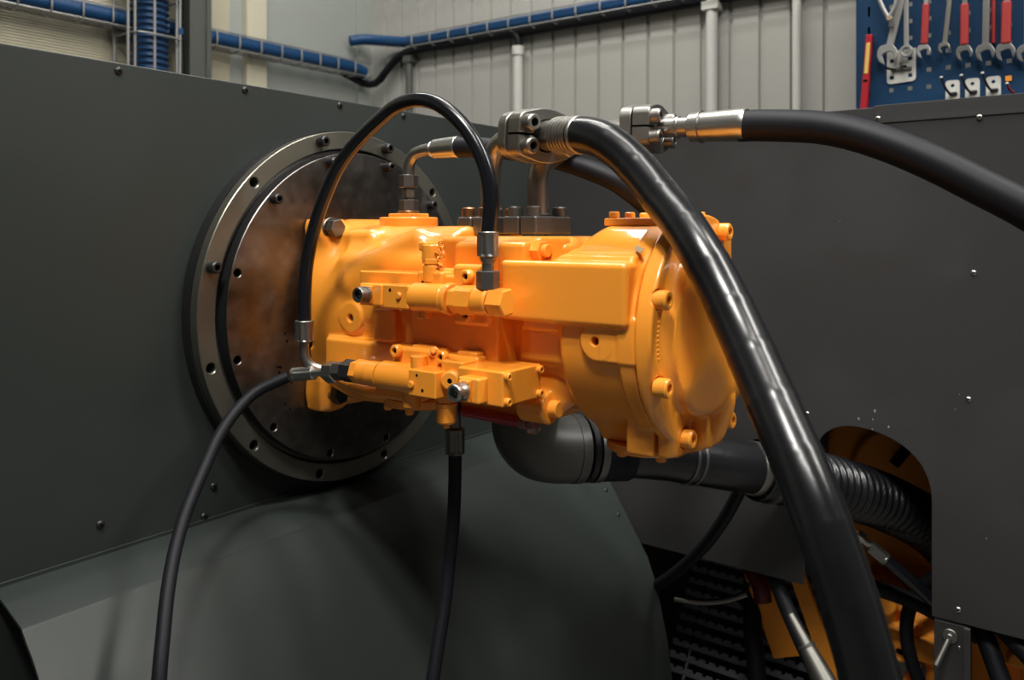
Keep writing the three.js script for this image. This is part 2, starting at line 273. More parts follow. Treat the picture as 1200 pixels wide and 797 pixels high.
// ------------------------------------------------------------------ test bench: left panel, right panel with cut-out, apron
function sheetScrew(parent, p, d, r, m) {                   // domed screw head with a dark recess
  const s = part(parent, 'screw', along(lathe([[0, r * 0.6], [r * 0.45, r * 0.58], [r * 0.8, r * 0.4], [r, 0.0006], [r, 0], [0, 0]], 16), p, d), m);
  const q = V(...p).addScaledVector(V(...d), r * 0.62); part(s, 'socket', along(new THREE.CylinderGeometry(r * 0.4, r * 0.4, 0.0012, 6), q.toArray(), d), M.hole);
}
{
  const t = thing('steel_guard', 'dark green-grey sheet steel panel carrying the big round steel flange', 'panel', [-0.02, 0.02, 0.65]);
  part(t, 'sheet', rbox(-0.03, 0, 0.02, 1.5182, 0.0, 1.28, 0.002), M.panel);
  for (const [y, z] of [[1.508, 0.918], [1.5095, 0.739], [1.5095, 0.567], [1.509, 0.426], [0.961, 0.94], [0.969, 0.788], [0.932, 0.802]]) sheetScrew(t, [0, y, z], [1, 0, 0], 0.0052, M.oxide);
}
{
  const t = thing('steel_guard', 'grey sheet steel panel with an arched opening and bright screws', 'panel', [0.85, 0.7, -0.005]);
  const s = new THREE.Shape(); s.moveTo(0.003, 0.703); s.lineTo(0.54, 0.703); s.lineTo(0.552, 0.90); s.quadraticCurveTo(0.556, 0.945, 0.574, 0.967); s.quadraticCurveTo(0.592, 0.987, 0.622, 0.988); s.bezierCurveTo(0.67, 0.988, 0.739, 0.965, 0.739, 0.885); s.lineTo(0.739, 0.706); s.lineTo(1.75, 0.700); s.lineTo(1.75, 1.516); s.lineTo(0.003, 1.516); s.closePath();
  const g = extr(s, 0.004, 0.0008, 24); g.translate(0, 0, -0.004);
  part(t, 'sheet', g, M.panelB);
  part(t, 'cover_strip', rbox(0.655, 1.75, 1.489, 1.5185, -0.006, 0.002, 0.0008), M.panelB);
  for (const [x, y] of [[0.66, 1.497], [0.805, 1.487], [0.797, 1.249], [0.79, 1.054], [0.546, 0.999], [0.776, 0.726]]) sheetScrew(t, [x, y, x > 0.65 && y > 1.45 ? 0.002 : 0], [0, 0, 1], 0.0042, M.zinc);
  for (const [x, y, r] of [[0.655, 1.018, 0.0022], [0.652, 1.004, 0.0012], [0.676, 0.995, 0.0016], [0.63, 1.002, 0.002], [0.651, 0.988, 0.0013], [0.772, 1.036, 0.0008], [0.814, 0.845, 0.0009], [0.778, 1.06, 0.0007], [0.60, 1.33, 0.0007], [0.87, 1.31, 0.0007]]) {
    const p = []; for (let i = 0; i < 7; i++) { const a = i / 7 * 2 * PI, q = r * (0.6 + 0.6 * rnd()); p.push([x + Math.cos(a) * q * 0.7, y + Math.sin(a) * q * 1.25]); }
    part(t, 'paint_chip', extr(shapeOf(p), 0.0004).translate(0, 0, 0), M.chip);
  }
}
{ // apron: folded sheet, ledge then a face leaning outwards
  const t = thing('machine_apron', 'sloping grey sheet steel apron folded below the left panel', 'panel', [0.15, 0.0, 0.55]);
  const out = [[0.001, 0.9245], [0.028, 0.9215], [0.040, 0.9180], [0.0765, 0.9062], [0.0795, 0.9048], [0.0815, 0.9022], [0.108, 0.8785], [0.138, 0.8440], [0.187, 0.770], [0.243, 0.682], [0.260, 0.638], [0.270, 0.598], [0.285, 0.535], [0.295, 0.46], [0.33, 0.02]];
  const inn = out.map(([x, y], i) => [x - (i > 3 ? 0.003 : 0), y - (i < 7 ? 0.003 : 0)]).reverse();
  const g = new THREE.ExtrudeGeometry(shapeOf([...out, ...inn]), { depth: 1.055, bevelEnabled: false }); g.translate(0, 0, 0.004);
  part(t, 'folded_sheet', creased(g, 18), M.panel);
  part(t, 'upstand', rbox(0.0005, 0.0030, 0.9235, 0.9290, 0.006, 1.055, 0.0007), M.panel);
  const nrm = V(0.82, 0.57, 0).normalize().toArray();
  for (const [x, y] of [[0.1655, 0.8035], [0.1935, 0.7605]]) sheetScrew(t, [x, y, 0.03], nrm, 0.0042, M.oxide);
  part(t, 'screw', along(lathe([[0, 0.002], [0.003, 0.001], [0.0035, 0], [0, 0]], 12), [0.2105, 0.734, 0.80], nrm), M.zinc);
}
{ // hidden body of the bench: shuts the inside off from the lamps
  const t = thing('unseen_bench_enclosure', 'unseen steel housing behind the grey panels that keeps the bench inside dark', 'machine', [0.4, 0, -0.2]);
  part(t, 'roof_sheet', box(-0.55, 1.75, 1.46, 1.465, -0.415, -0.008), M.panelB);
  part(t, 'roof_sheet', box(-0.55, -0.032, 1.46, 1.465, -0.004, 1.28), M.panel);
  part(t, 'back_sheet', box(-0.55, 1.75, 0.02, 1.46, -0.42, -0.415), M.panelB);
  part(t, 'side_sheet', box(1.745, 1.75, 0.02, 1.46, -0.415, -0.01), M.panelB);
  part(t, 'side_sheet', box(-0.555, -0.55, 0.02, 1.46, -0.415, 1.28), M.panelB);
  part(t, 'base_sheet', box(-0.55, 1.75, 0.0, 0.02, -0.415, -0.01), M.panelB);
}
{ // post below the right panel with its long bolt
  const t = thing('frame_post', 'grey steel post below the right panel holding a long bolt', 'post', [0.765, 0, -0.02]);
  part(t, 'post', rbox(0.742, 0.79, 0.02, 0.702, -0.04, -0.001, 0.002), M.panelB);
  part(t, 'edge_fold', rbox(0.784, 0.793, 0.02, 0.702, -0.001, 0.006, 0.001), M.panelB);
  const d = V(-0.25, -0.62, 0.42).normalize(), a = V(0.765, 0.682, 0.001);
  part(t, 'washer', cyl([0.765, 0.682, -0.0012], [0, 0, 1], 0.011, 0.003, 24), M.zincDull);
  part(t, 'bolt', [cyl([0.765, 0.682, 0.0015], [0, 0, 1], 0.0055, 0.006, 20), cyl(a.toArray(), d.toArray(), 0.0042, 0.05, 16), ...Array.from({ length: 14 }, (_, i) => cyl(a.clone().addScaledVector(d, 0.016 + i * 0.0025).toArray(), d.toArray(), 0.0047, 0.0013, 16, 0.0004))], M.zincDull);
  sheetScrew(t, [0.777, 0.667, -0.001], [0, 0, 1], 0.003, M.zinc);
}

// ------------------------------------------------------------------ round steel flange on the left panel
const AX = { y: 1.2, z: 0.568 };
{
  const t = thing('mounting_flange', 'large round bare steel flange bolted to the dark panel behind the pump', 'flange', [0, AX.y, AX.z]);
  const toWorld = (g, x) => { g.rotateY(PI / 2); g.translate(x, AX.y, AX.z); return g; };      // shape (u, v): u -> -z, v -> y
  const disc = (R, r, holes, depth, bev) => { const s = new THREE.Shape(); s.absarc(0, 0, R, 0, 2 * PI); if (r) { const h = new THREE.Path(); h.absarc(0, 0, r, 0, 2 * PI, true); s.holes.push(h); } for (const [rr, a, q] of holes) { const h = new THREE.Path(); h.absarc(-Math.cos(a) * rr, Math.sin(a) * rr, q, 0, 2 * PI, true); s.holes.push(h); } return creased(extr(s, depth, bev, 72), 25); };
  const ang = Array.from({ length: 12 }, (_, i) => (15 + 30 * i) * PI / 180), D = a => Math.round(a * 180 / PI);
  const outerBolts = [15, 75, 105, 345 - 180, 195], innerBolts = [45, 75, 105, 135];
  part(t, 'back_plate', along(sharpLathe([[0, 0], [0.267, 0], [0.267, 0.016], [0, 0.016]], 96), [0, AX.y, AX.z], [1, 0, 0]), M.oxide);
  part(t, 'outer_ring', toWorld(disc(0.265, 0.2385, ang.filter(a => !outerBolts.includes(D(a))).map(a => [0.2535, a, 0.0068]), 0.017, 0.0012), 0.016), M.ring);
  part(t, 'inner_ring', toWorld(disc(0.2375, 0.2, [], 0.008, 0.001), 0.016), M.dark);
  part(t, 'disc_rim_shade', along(new THREE.CylinderGeometry(0.2318, 0.2318, 0.0270, 128, 1, true).translate(0, 0.0135, 0), [0.0165, AX.y, AX.z], [1, 0, 0]), M.oxide, 'edge of the face disc with its shade put into a dark colour');  // shell over the disc edge, the shaded look of the step painted dark
  part(t, 'face_disc', toWorld(disc(0.2315, 0, ang.filter(a => !innerBolts.includes(D(a))).map(a => [0.222, a, 0.0056]), 0.029, 0.001), 0.017), M.steel);
  for (const a of ang) {
    const P = (x, r) => [x, AX.y + Math.sin(a) * r, AX.z + Math.cos(a) * r];
    if (outerBolts.includes(D(a))) capScrew(t, 'bolt', P(0.033, 0.2535), [1, 0, 0], 0.0078, 0.0145, M.oxide);
    if (innerBolts.includes(D(a))) capScrew(t, 'bolt', P(0.046, 0.222), [1, 0, 0], 0.0072, 0.013, M.oxide);
  }
  for (const [y, z, r] of [[-0.075, 0.150, 0.0022], [-0.076, 0.146, 0.0022], [-0.083, 0.148, 0.0024], [-0.091, 0.149, 0.002], [-0.03, 0.138, 0.0018], [-0.041, 0.135, 0.002], [-0.097, 0.176, 0.0017], [-0.128, 0.138, 0.0018], [-0.136, 0.13, 0.0018], [-0.10, 0.127, 0.0016]]) part(t, 'drill_mark', cyl([0.0455, AX.y + y, AX.z + z], [1, 0, 0], r, 0.0008, 10, 0.0002), M.hole);
}

// ------------------------------------------------------------------ the orange pump
const pump = thing('hydraulic_pump', 'bright orange painted hydraulic pump with black hoses, bolted to the round steel flange', 'pump', [0.05, AX.y, AX.z]);
{
  const O = (g) => { g.translate(0, AX.y, AX.z); return g; };   // fields are in x, y - axis, z - axis
  const H = 0.0021;
  // mounting end and its drive housing
  const lobes = []; for (const a of [-1, 1]) for (const b of [-1, 1]) lobes.push(['+', 0.02, F.cx(a * 0.1175, b * (a < 0 ? 0.080 : 0.084), 0.0225, 0.048, 0.080)]);
  const front = field([
    ['+', 0, F.box(0.0645, -0.008, 0, 0.0155, 0.134, 0.0975, 0.015)], ...lobes, ['+', 0.006, F.box(0.064, -0.119, 0.081, 0.016, 0.0225, 0.0215, 0.004)], ['+', 0.006, F.box(0.064, -0.119, -0.081, 0.016, 0.0225, 0.0215, 0.004)],
    ['+', 0.03, F.cone(0, 0, 0.07, 0.122, 0.15, 0.104)],
    ['+', 0.01, F.box(0.112, 0.062, 0, 0.045, 0.053, 0.080, 0.010)],
    ['+', 0.02, F.cx(0, 0, 0.106, 0.07, 0.305, 0.012)],
    ['+', 0.012, F.box(0.205, 0.06, -0.01, 0.100, 0.058, 0.062, 0.010)],
    ['+', 0.014, F.poly([[[-0.9, 0.3, 0.1], [0.115, 0.1, 0.05]], [[0, 1, 0], [0, 0.113, 0]], [[0, 0.75, 0.66], [0, 0.113, 0.062]], [[1, 0, 0], [0.30, 0, 0]], [[0, -1, 0], [0, 0.0, 0]], [[0, 0, 1], [0, 0, 0.104]], [[0, 0, -1], [0, 0, -0.06]]], 0.008)],
        ['+', 0.02, F.cap(0.145, 0.045, 0.098, 0.24, 0.10, 0.072, 0.016)],
    ['+', 0.006, F.box(0.187, -0.064, 0.05, 0.082, 0.033, 0.069, 0.006)],
    ['+', 0.005, F.cz(0.150, -0.004, 0.021, 0, 0.1115)],
    ['+', 0.004, F.box(0.2235, -0.008, 0.06, 0.020, 0.021, 0.062, 0.004)],
    ['+', 0.004, F.box(0.265, 0.0, 0.05, 0.012, 0.03, 0.064, 0.004)],
    ['+', 0.012, F.cap(0.11, -0.09, 0.05, 0.26, -0.10, 0.05, 0.02)],
    ['-', 0.002, F.cz(0.150, -0.004, 0.005, 0.095, 0.13)],
    ['-', 0.006, F.cx(-0.022, 0.118, 0.027, 0.03, 0.074, 0.004)],
  ]);
  part(pump, 'front_housing', O(nets(front, [0.042, -0.155, -0.125], [0.315, 0.13, 0.135], H)), M.orange);
  part(pump, 'top_port_boss', along(sharpLathe([[0, 0], [0.0425, 0], [0.0425, 0.0135], [0.041, 0.0155], [0, 0.0155]], 40), [0.150, AX.y + 0.1175, AX.z], [0, 1, 0]), M.orange);
  part(pump, 'port_pad', rbox(0.128, 0.172, AX.y + 0.132, AX.y + 0.1385, AX.z - 0.02, AX.z + 0.02, 0.002), M.orange);
  // port block in the middle
  const mid = field([
    ['+', 0, F.box(0.385, 0.01, 0, 0.103, 0.096, 0.088, 0.008)],
    ['+', 0.012, F.box(0.410, 0.057, 0.05, 0.082, 0.043, 0.058, 0.008)],
    ['+', 0.008, F.box(0.456, -0.004, 0.045, 0.034, 0.036, 0.060, 0.010)],
    ['+', 0.012, F.box(0.446, -0.06, 0.032, 0.030, 0.037, 0.058, 0.012)],
    ['+', 0.006, F.box(0.422, 0.080, 0.09, 0.020, 0.020, 0.024, 0.006)],
    ['+', 0.006, F.cx(-0.088, 0.092, 0.0190, 0.425, 0.463, 0.003)],
    ['+', 0.012, F.box(0.36, -0.10, 0.02, 0.07, 0.018, 0.06, 0.008)],
    ['+', 0.004, F.cap(0.31, 0.0615, 0.105, 0.46, 0.0615, 0.105, 0.006)],
    ['-', 0.004, F.box(0.404, -0.04, 0.09, 0.0195, 0.053, 0.045, 0.004)],
    ['-', 0.004, F.box(0.4635, 0.092, 0.108, 0.022, 0.016, 0.022, 0.006)],
  ]);
  part(pump, 'port_block', O(nets(mid, [0.275, -0.13, -0.10], [0.50, 0.115, 0.125], H)), M.orange);
  part(pump, 'plug', hex([0.437, AX.y + 0.0905, AX.z + 0.094], [1, 0, 0], 0.021, 0.016), M.orangeBolt);
  part(pump, 'plug_cap', cyl([0.453, AX.y + 0.0905, AX.z + 0.094], [1, 0, 0], 0.0075, 0.007, 20), M.orangeBolt);
  part(pump, 'lug_bolt', cyl([0.462, AX.y - 0.088, AX.z + 0.092], [1, 0, 0], 0.0098, 0.012, 20), M.orangeBolt);
  // rear rotating-group housing
  const rear = field([
    ['+', 0, F.cx(0, 0, 0.1195, 0.487, 0.584, 0.010)],
    ['+', 0.012, F.cx(0, 0, 0.104, 0.41, 0.5, 0.006)],
    ['+', 0.003, F.box(0.4985, 0.0465, 0.086, 0.0815, 0.0335, 0.0455, 0.006)],
    ['+', 0.006, F.poly([[[0, 1, 0], [0, 0.120, 0]], [[0, 0.78, 0.62], [0, 0.119, 0.047]], [[-0.72, 0.68, 0.1], [0.503, 0.118, 0.03]], [[1, 0, 0], [0.5835, 0, 0]], [[0, 0.78, -0.62], [0, 0.12, -0.05]], [[0, -1, 0], [0, 0.02, 0]], [[0, 0, 1], [0, 0, 0.112]], [[-1, 0, 0.35], [0.478, 0, 0.09]]], 0.007)],
    ['+', 0.004, F.cz(0.541, -0.003, 0.0215, 0.05, 0.1235)],
    ['+', 0.002, F.box(0.565, -0.0005, 0.08, 0.022, 0.0240, 0.0435, 0.003)],
    ['+', 0.004, F.cx(0, 0, 0.1245, 0.566, 0.5840, 0.0015)],
    ['+', 0.004, F.box(0.567, -0.108, 0.05, 0.0165, 0.020, 0.030, 0.004)],
    ['+', 0.014, F.box(0.54, -0.105, 0, 0.043, 0.022, 0.045, 0.006)],
    ['+', 0.004, F.poly([[[0, 0.9, 0.42], [0, 0.0845, 0.112]], [[0, 1, 0], [0, 0.094, 0]], [[0, 0, 1], [0, 0, 0.112]], [[1, 0, 0], [0.578, 0, 0]], [[-0.8, 0.5, 0], [0.487, 0.094, 0]], [[0, -1, 0], [0, 0, 0]], [[0, 0, -1], [0, 0, 0]]], 0.006)],
    ['-', 0.0015, F.cz(0.538, -0.003, 0.0046, 0.10, 0.14)],
    ['-', 0.02, (x, y, z) => z + 0.098],
  ]);
  part(pump, 'rear_housing', O(nets(rear, [0.400, -0.14, -0.135], [0.592, 0.128, 0.135], H)), M.orange);
  part(pump, 'boss_hole', cyl([0.150, AX.y - 0.004, AX.z + 0.098], [0, 0, 1], 0.0046, 0.010, 16), M.dark);  // dark plugs here and in the lug, hole shade put into their colour
  part(pump, 'lug_hole', cyl([0.538, AX.y - 0.003, AX.z + 0.1005], [0, 0, 1], 0.0042, 0.012, 16), M.dark);
  part(pump, 'top_cover', rbox(0.503, 0.598, AX.y + 0.1185, AX.y + 0.1275, AX.z - 0.045, AX.z + 0.045, 0.002), M.orange);
  for (const [x, z] of [[0.5125, 0.037], [0.5125, 0.0], [0.5125, -0.037], [0.586, 0.036], [0.586, -0.034]]) part(pump, 'cover_bolt', cyl([x, AX.y + 0.1275, AX.z + z], [0, 1, 0], 0.0062, 0.0075, 20), M.orangeBolt);
  part(pump, 'bottom_cover', along(sharpLathe([[0, 0], [0.044, 0], [0.046, 0.002], [0.046, 0.010], [0, 0.010]], 40), [0.541, AX.y - 0.137, AX.z + 0.012], [0, 1, 0]), M.orange);
  for (const [x, z] of [[0.522, 0.036], [0.568, 0.030], [0.52, -0.02], [0.568, -0.02]]) part(pump, 'cover_bolt', cyl([x, AX.y - 0.137, AX.z + z], [0, -1, 0], 0.0062, 0.0075, 20), M.orangeBolt);
  // end cover
  const boltAng = [21, 63, 112, 243, 297, 338].map(d => d * PI / 180), BR = 0.1205;
  const cover = field([
    ['+', 0, F.cx(0, 0, 0.1315, 0.5885, 0.6075, 0.003)],
    ['-', 0.02, (x, y, z) => z + 0.090],
    ['+', 0.004, F.box(0.597, -0.102, 0.045, 0.0105, 0.025, 0.032, 0.004)],
    ['+', 0.008, F.cone(0, 0, 0.60, 0.103, 0.616, 0.094)],
    ['+', 0.008, F.box(0.620, 0.0, 0.026, 0.033, 0.086, 0.056, 0.040)],
    ['+', 0.004, F.box(0.616, -0.088, 0.036, 0.013, 0.032, 0.007, 0.003)],
    ['+', 0.003, F.poly([[[0, -1, 0], [0, -0.118, 0]], [[0.62, -0.78, 0], [0.63, -0.118, 0]], [[1, 0, 0], [0.652, 0, 0]], [[-1, 0, 0], [0.60, 0, 0]], [[0, 1, 0], [0, -0.06, 0]], [[0, 0, 1], [0, 0, 0.034]], [[0, 0, -1], [0, 0, 0.022]]], 0.003)],
    ['-', 0.004, (x, y, z) => -(0.80 * (x - 0.645) - 0.30 * (y + 0.04) + 0.52 * (z - 0.055))],
    ...boltAng.map(a => ['-', 0.002, F.cx(Math.sin(a) * BR, Math.cos(a) * BR, 0.0112, 0.6045, 0.66, 0.001)]),
  ]);
  part(pump, 'end_cover', O(nets(cover, [0.582, -0.145, -0.145], [0.662, 0.145, 0.145], H)), M.orange);
  boltAng.forEach(a => capScrew(pump, 'cover_bolt', [0.604, AX.y + Math.sin(a) * BR, AX.z + Math.cos(a) * BR], [1, 0, 0], 0.0102, 0.0145, M.orangeBolt, M.hole));
  for (let i = 0; i < 9; i++) { const a = (2 + i * 2.3 - 10) * PI / 180, r = 0.1165; part(pump, 'cast_mark', rbox(0.606, 0.6087, AX.y + Math.sin(a) * r - 0.0012, AX.y + Math.sin(a) * r + 0.0012, AX.z + Math.cos(a) * r - 0.0014 - (i % 3) * 0.0004, AX.z + Math.cos(a) * r + 0.0014, 0.0006, 1), M.orange); }
  part(pump, 'paint_chip', extr(shapeOf([[0, 0], [0.011, -0.004], [0.0095, -0.0105], [0.001, -0.006]]), 0.0008).rotateX(-0.7).translate(0.573, AX.y + 0.0975, AX.z + 0.098), M.bare, 'small dull tan patch near the upper edge');  // small dull tan patch on the housing edge
  // silver and black hex bolts of the mounting end
  const hb = (y, z, m, l) => { const b = part(pump, 'flange_bolt', [cyl([0.080, AX.y + y, AX.z + z], [1, 0, 0], 0.0155, 0.004, 28), hex([0.084, AX.y + y, AX.z + z], [1, 0, 0], 0.0235, 0.0145, 0.2)], m, l); return b; };
  hb(0.117, 0.087, M.boltGrey, 'grey washer-faced hex bolt'); hb(-0.119, 0.080, M.oxide, 'black hex bolt'); hb(0.117, -0.084, M.zincDull); hb(-0.1175, -0.080, M.oxide);
  capScrew(pump, 'flange_screw', [0.0455, AX.y - 0.026, AX.z + 0.108], [1, 0, 0], 0.0085, 0.012, M.oxide);
  // base plate that carries both regulators
  part(pump, 'valve_plate', rbox(0.287, 0.420, AX.y - 0.075, AX.y + 0.055, AX.z + 0.085, AX.z + 0.137, 0.0025), M.orange);
}
{ // upper regulator: a spool valve along x
  const y = 1.2355, z = 0.727;
  const U = part(pump, 'regulator', rbox(0.313, 0.405, 1.2165, 1.262, 0.700, 0.716, 0.004), M.orange, 'upper orange control valve');
  const q = (n, g, m = M.orange, l) => part(U, n, g, m, l);
  q('top_bar', rbox(0.205, 0.315, 1.246, 1.2625, 0.676, 0.714, 0.002));
  q('coil_box', rbox(0.222, 0.262, 1.221, 1.2485, 0.678, 0.7305, 0.003));
  q('connector_plate', rbox(0.228, 0.247, 1.224, 1.246, 0.729, 0.735, 0.0015));
  q('electric_connector', along(sharpLathe([[0, 0.003], [0.0062, 0.003], [0.0062, 0.017], [0.0088, 0.017], [0.0096, 0.0155], [0.0096, 0.009], [0.0088, 0.008], [0.0088, 0.0065], [0.0098, 0.006], [0.0098, 0.002], [0.0085, 0], [0, 0]], 24), [0.2405, 1.2355, 0.733], [0, 0, 1]), M.zincDull, 'grey round threaded connector');
  for (let i = 0; i < 4; i++) q('pin', cyl([0.2405 + 0.003 * Math.cos(i * 1.57 + 0.6), 1.2355 + 0.003 * Math.sin(i * 1.57 + 0.6), 0.737], [0, 0, 1], 0.0008, 0.008, 8), M.zinc);
  q('valve_block', rbox(0.2755, 0.3175, 1.2215, 1.2495, 0.690, 0.742, 0.002));
  q('block_screw', cyl([0.303, 1.237, 0.741], [0, 0, 1], 0.0044, 0.0035, 16)); q('block_screw', cyl([0.288, 1.243, 0.741], [0, 0, 1], 0.0024, 0.0012, 12), M.hole);
  q('valve_barrel', along(sharpLathe([[0, 0], [0.0168, 0], [0.0168, 0.046], [0.0155, 0.048], [0, 0.048]], 32), [0.3165, y, z], [1, 0, 0]));
  q('collar', along(sharpLathe([[0, 0], [0.0165, 0], [0.0185, 0.001], [0.0185, 0.006], [0.0165, 0.0075], [0, 0.0075]], 32), [0.3655, y, z], [1, 0, 0]));
  q('lock_nut', hex([0.3745, y, z], [1, 0, 0], 0.027, 0.0095, 0.35)); q('valve_hex', hex([0.385, y, z], [1, 0, 0], 0.029, 0.022, 0.35));
  q('banjo', along(sharpLathe([[0, 0], [0.014, 0], [0.0162, 0.002], [0.0162, 0.019], [0.0145, 0.021], [0, 0.021]], 32), [0.4085, y, z], [1, 0, 0]));
  q('banjo_bolt', hex([0.4305, y, z], [1, 0, 0], 0.028, 0.021, 0.1));
  q('banjo_neck', cyl([0.424, y + 0.008, z], [0, 1, 0], 0.0105, 0.013, 24));
  q('flange_ear', rbox(0.362, 0.414, 1.205, 1.275, 0.700, 0.7165, 0.006, 3));
  q('flange_ear', rbox(0.312, 0.352, 1.243, 1.266, 0.700, 0.722, 0.004, 3));
  for (const yy of [1.2615, 1.2185]) capScrew(U, 'screw', [0.389, yy, 0.7165], [0, 0, 1], 0.0078, 0.0085, M.orangeBolt);
  q('stop_hole', cyl([0.322, 1.2525, 0.7215], [0, 0, 1], 0.0021, 0.0012, 12), M.hole); q('stop_hole', cyl([0.3285, 1.2555, 0.7215], [0, 0, 1], 0.0024, 0.0012, 12), M.hole);
  q('adjuster_foot', along(sharpLathe([[0, 0], [0.0125, 0], [0.0125, 0.018], [0.0105, 0.02], [0, 0.02]], 28), [0.330, 1.2535, 0.712], [0, 1, 0]));
  q('adjuster_nut', hex([0.330, 1.2735, 0.712], [0, 1, 0], 0.024, 0.007));
  q('adjuster_cap', along(sharpLathe([[0, 0], [0.0125, 0], [0.0125, 0.016], [0.0115, 0.0175], [0, 0.0175]], 28), [0.328, 1.2795, 0.712], [0, 1, 0]));
  q('cap_head', rbox(0.314, 0.326, 1.289, 1.3005, 0.705, 0.722, 0.003));
  for (let i = 0; i < 11; i++) q('wire_coil', new THREE.TorusGeometry(0.0027, 0.0011, 6, 12).rotateY(0.5 + i).rotateX(i * 0.7).translate(0.3415 + (i % 3) * 0.0022 + (i > 7 ? 0.003 : 0), 1.268 + i * 0.0031, 0.718 - (i % 2) * 0.003));
  q('stud', along(sharpLathe([[0, 0], [0.008, 0], [0.0095, 0.004], [0.0095, 0.010], [0, 0.012]], 20), [0.327, 1.2205, 0.723], [0, -1, 0]));
}
{ // lower regulator
  const y = 1.1405, z = 0.738;
  const U = part(pump, 'regulator', rbox(0.300, 0.405, 1.125, 1.172, 0.700, 0.722, 0.004), M.orange, 'lower orange control valve');
  const q = (n, g, m = M.orange, l) => part(U, n, g, m, l);
  q('hose_end_nut', hex([0.2245, y, z], [1, 0, 0], 0.026, 0.0105, 0.2));
  q('inlet_collar', along(sharpLathe([[0, 0], [0.0135, 0], [0.015, 0.002], [0.015, 0.0175], [0, 0.0175]], 28), [0.2355, y, z], [1, 0, 0]));
  q('inlet_sleeve', along(sharpLathe([[0, 0], [0.0155, 0], [0.0155, 0.016], [0, 0.016]], 28), [0.254, y, z], [1, 0, 0]));
  q('valve_barrel', along(sharpLathe([[0, 0], [0.0165, 0], [0.0175, 0.003], [0.0182, 0.06], [0, 0.06]], 32), [0.271, y, z - 0.002], [1, 0, 0]));
  q('side_boss', rbox(0.278, 0.352, 1.146, 1.176, 0.695, 0.7285, 0.006, 3));
  q('riser', cyl([0.330, 1.152, 0.737], [0, 1, 0], 0.0098, 0.0175, 24)); q('drain_boss', cyl([0.312, 1.134, 0.730], [0, -1, 0], 0.0108, 0.028, 24));
  q('valve_block', rbox(0.336, 0.3775, 1.1275, 1.1575, 0.700, 0.761, 0.002));
  q('block_screw', cyl([0.3415, 1.1405, 0.7605], [0, 0, 1], 0.0044, 0.0035, 16)); q('block_hole', cyl([0.3495, 1.1515, 0.7605], [0, 0, 1], 0.0018, 0.0009, 12), M.hole); q('block_hole', cyl([0.358, 1.1355, 0.7605], [0, 0, 1], 0.002, 0.0009, 12), M.hole);
  q('centre_block', rbox(0.370, 0.402, 1.1265, 1.169, 0.690, 0.7445, 0.003));
  q('port_plug', along(sharpLathe([[0.003, 0.007], [0.003, 0.0095], [0.0088, 0.0095], [0.0112, 0.008], [0.0112, 0], [0, 0]], 28), [0.3865, 1.148, 0.7425], [0.35, 0, 1]), M.orangeBolt); q('port_socket', along(new THREE.CylinderGeometry(0.0032, 0.0032, 0.003, 6), [0.389, 1.148, 0.7495], [0.35, 0, 1]), M.hole);
  q('coil_housing', rbox(0.403, 0.4655, 1.1285, 1.166, 0.684, 0.7545, 0.0025));
  q('coil_front', rbox(0.418, 0.446, 1.132, 1.159, 0.752, 0.7705, 0.0025)); q('connector_plate', rbox(0.423, 0.437, 1.134, 1.157, 0.770, 0.7745, 0.0012));
  for (const [a, b] of [[0.4252, 1.1545], [0.4348, 1.1545], [0.4348, 1.1365], [0.4252, 1.1365]]) q('connector_screw', cyl([a, b, 0.7745], [0, 0, 1], 0.0017, 0.0013, 10), M.orangeBolt);
  q('electric_connector', along(sharpLathe([[0, 0.003], [0.0062, 0.003], [0.0062, 0.017], [0.0088, 0.017], [0.0096, 0.0155], [0.0096, 0.010], [0.0082, 0.009], [0.0094, 0.004], [0.0094, 0.001], [0.0085, 0], [0, 0]], 24), [0.4295, 1.1455, 0.774], [0, 0, 1]), M.zinc, 'silver round threaded connector');
  for (let i = 0; i < 4; i++) q('pin', cyl([0.4295 + 0.003 * Math.cos(i * 1.57 + 0.6), 1.1455 + 0.003 * Math.sin(i * 1.57 + 0.6), 0.778], [0, 0, 1], 0.0008, 0.008, 8), M.zinc);
  for (const [b, c] of [[1.1605, 0.7485], [1.1605, 0.690], [1.134, 0.7485], [1.134, 0.690]]) capScrew(U, 'screw', [0.4655, b, c], [1, 0, 0], 0.0045, 0.0052, M.orangeBolt);
  capScrew(U, 'screw', [0.289, 1.1705, 0.7285], [0, 0, 1], 0.0075, 0.008, M.orangeBolt); capScrew(U, 'screw', [0.3605, 1.1695, 0.727], [0, 0, 1], 0.0072, 0.008, M.orangeBolt);
  q('rear_rail', rbox(0.372, 0.402, 1.163, 1.1765, 0.705, 0.720, 0.003)); q('rear_rail', rbox(0.303, 0.335, 1.160, 1.178, 0.700, 0.722, 0.003));
  q('lock_stud', cyl([0.3425, 1.172, 0.722], [0.5, 0.4, 1], 0.004, 0.012, 14)); q('lock_stud', along(new THREE.TorusGeometry(0.005, 0.0012, 6, 16).rotateX(PI / 2), [0.345, 1.1735, 0.728], [0.5, 0.4, 1]));
  q('drain_flange', along(sharpLathe([[0, 0], [0.046, 0], [0.046, 0.009], [0.043, 0.011], [0, 0.011]], 36), [0.273, 1.0965, 0.672], [0, 1, 0]));
  q('drain_pad', rbox(0.24, 0.31, 1.107, 1.128, 0.65, 0.722, 0.006, 3));
  for (const [a, c] of [[0.246, 0.704], [0.287, 0.708]]) q('flange_screw', cyl([a, 1.0965, c], [0, -1, 0], 0.0052, 0.007, 16), M.orangeBolt);
  q('relief_plug', along(sharpLathe([[0, 0], [0.0125, 0], [0.0125, 0.003], [0.0115, 0.004], [0.0115, 0.021], [0.0095, 0.0235], [0, 0.0235]], 28), [0.366, 1.118, 0.730], [0, -1, 0]));
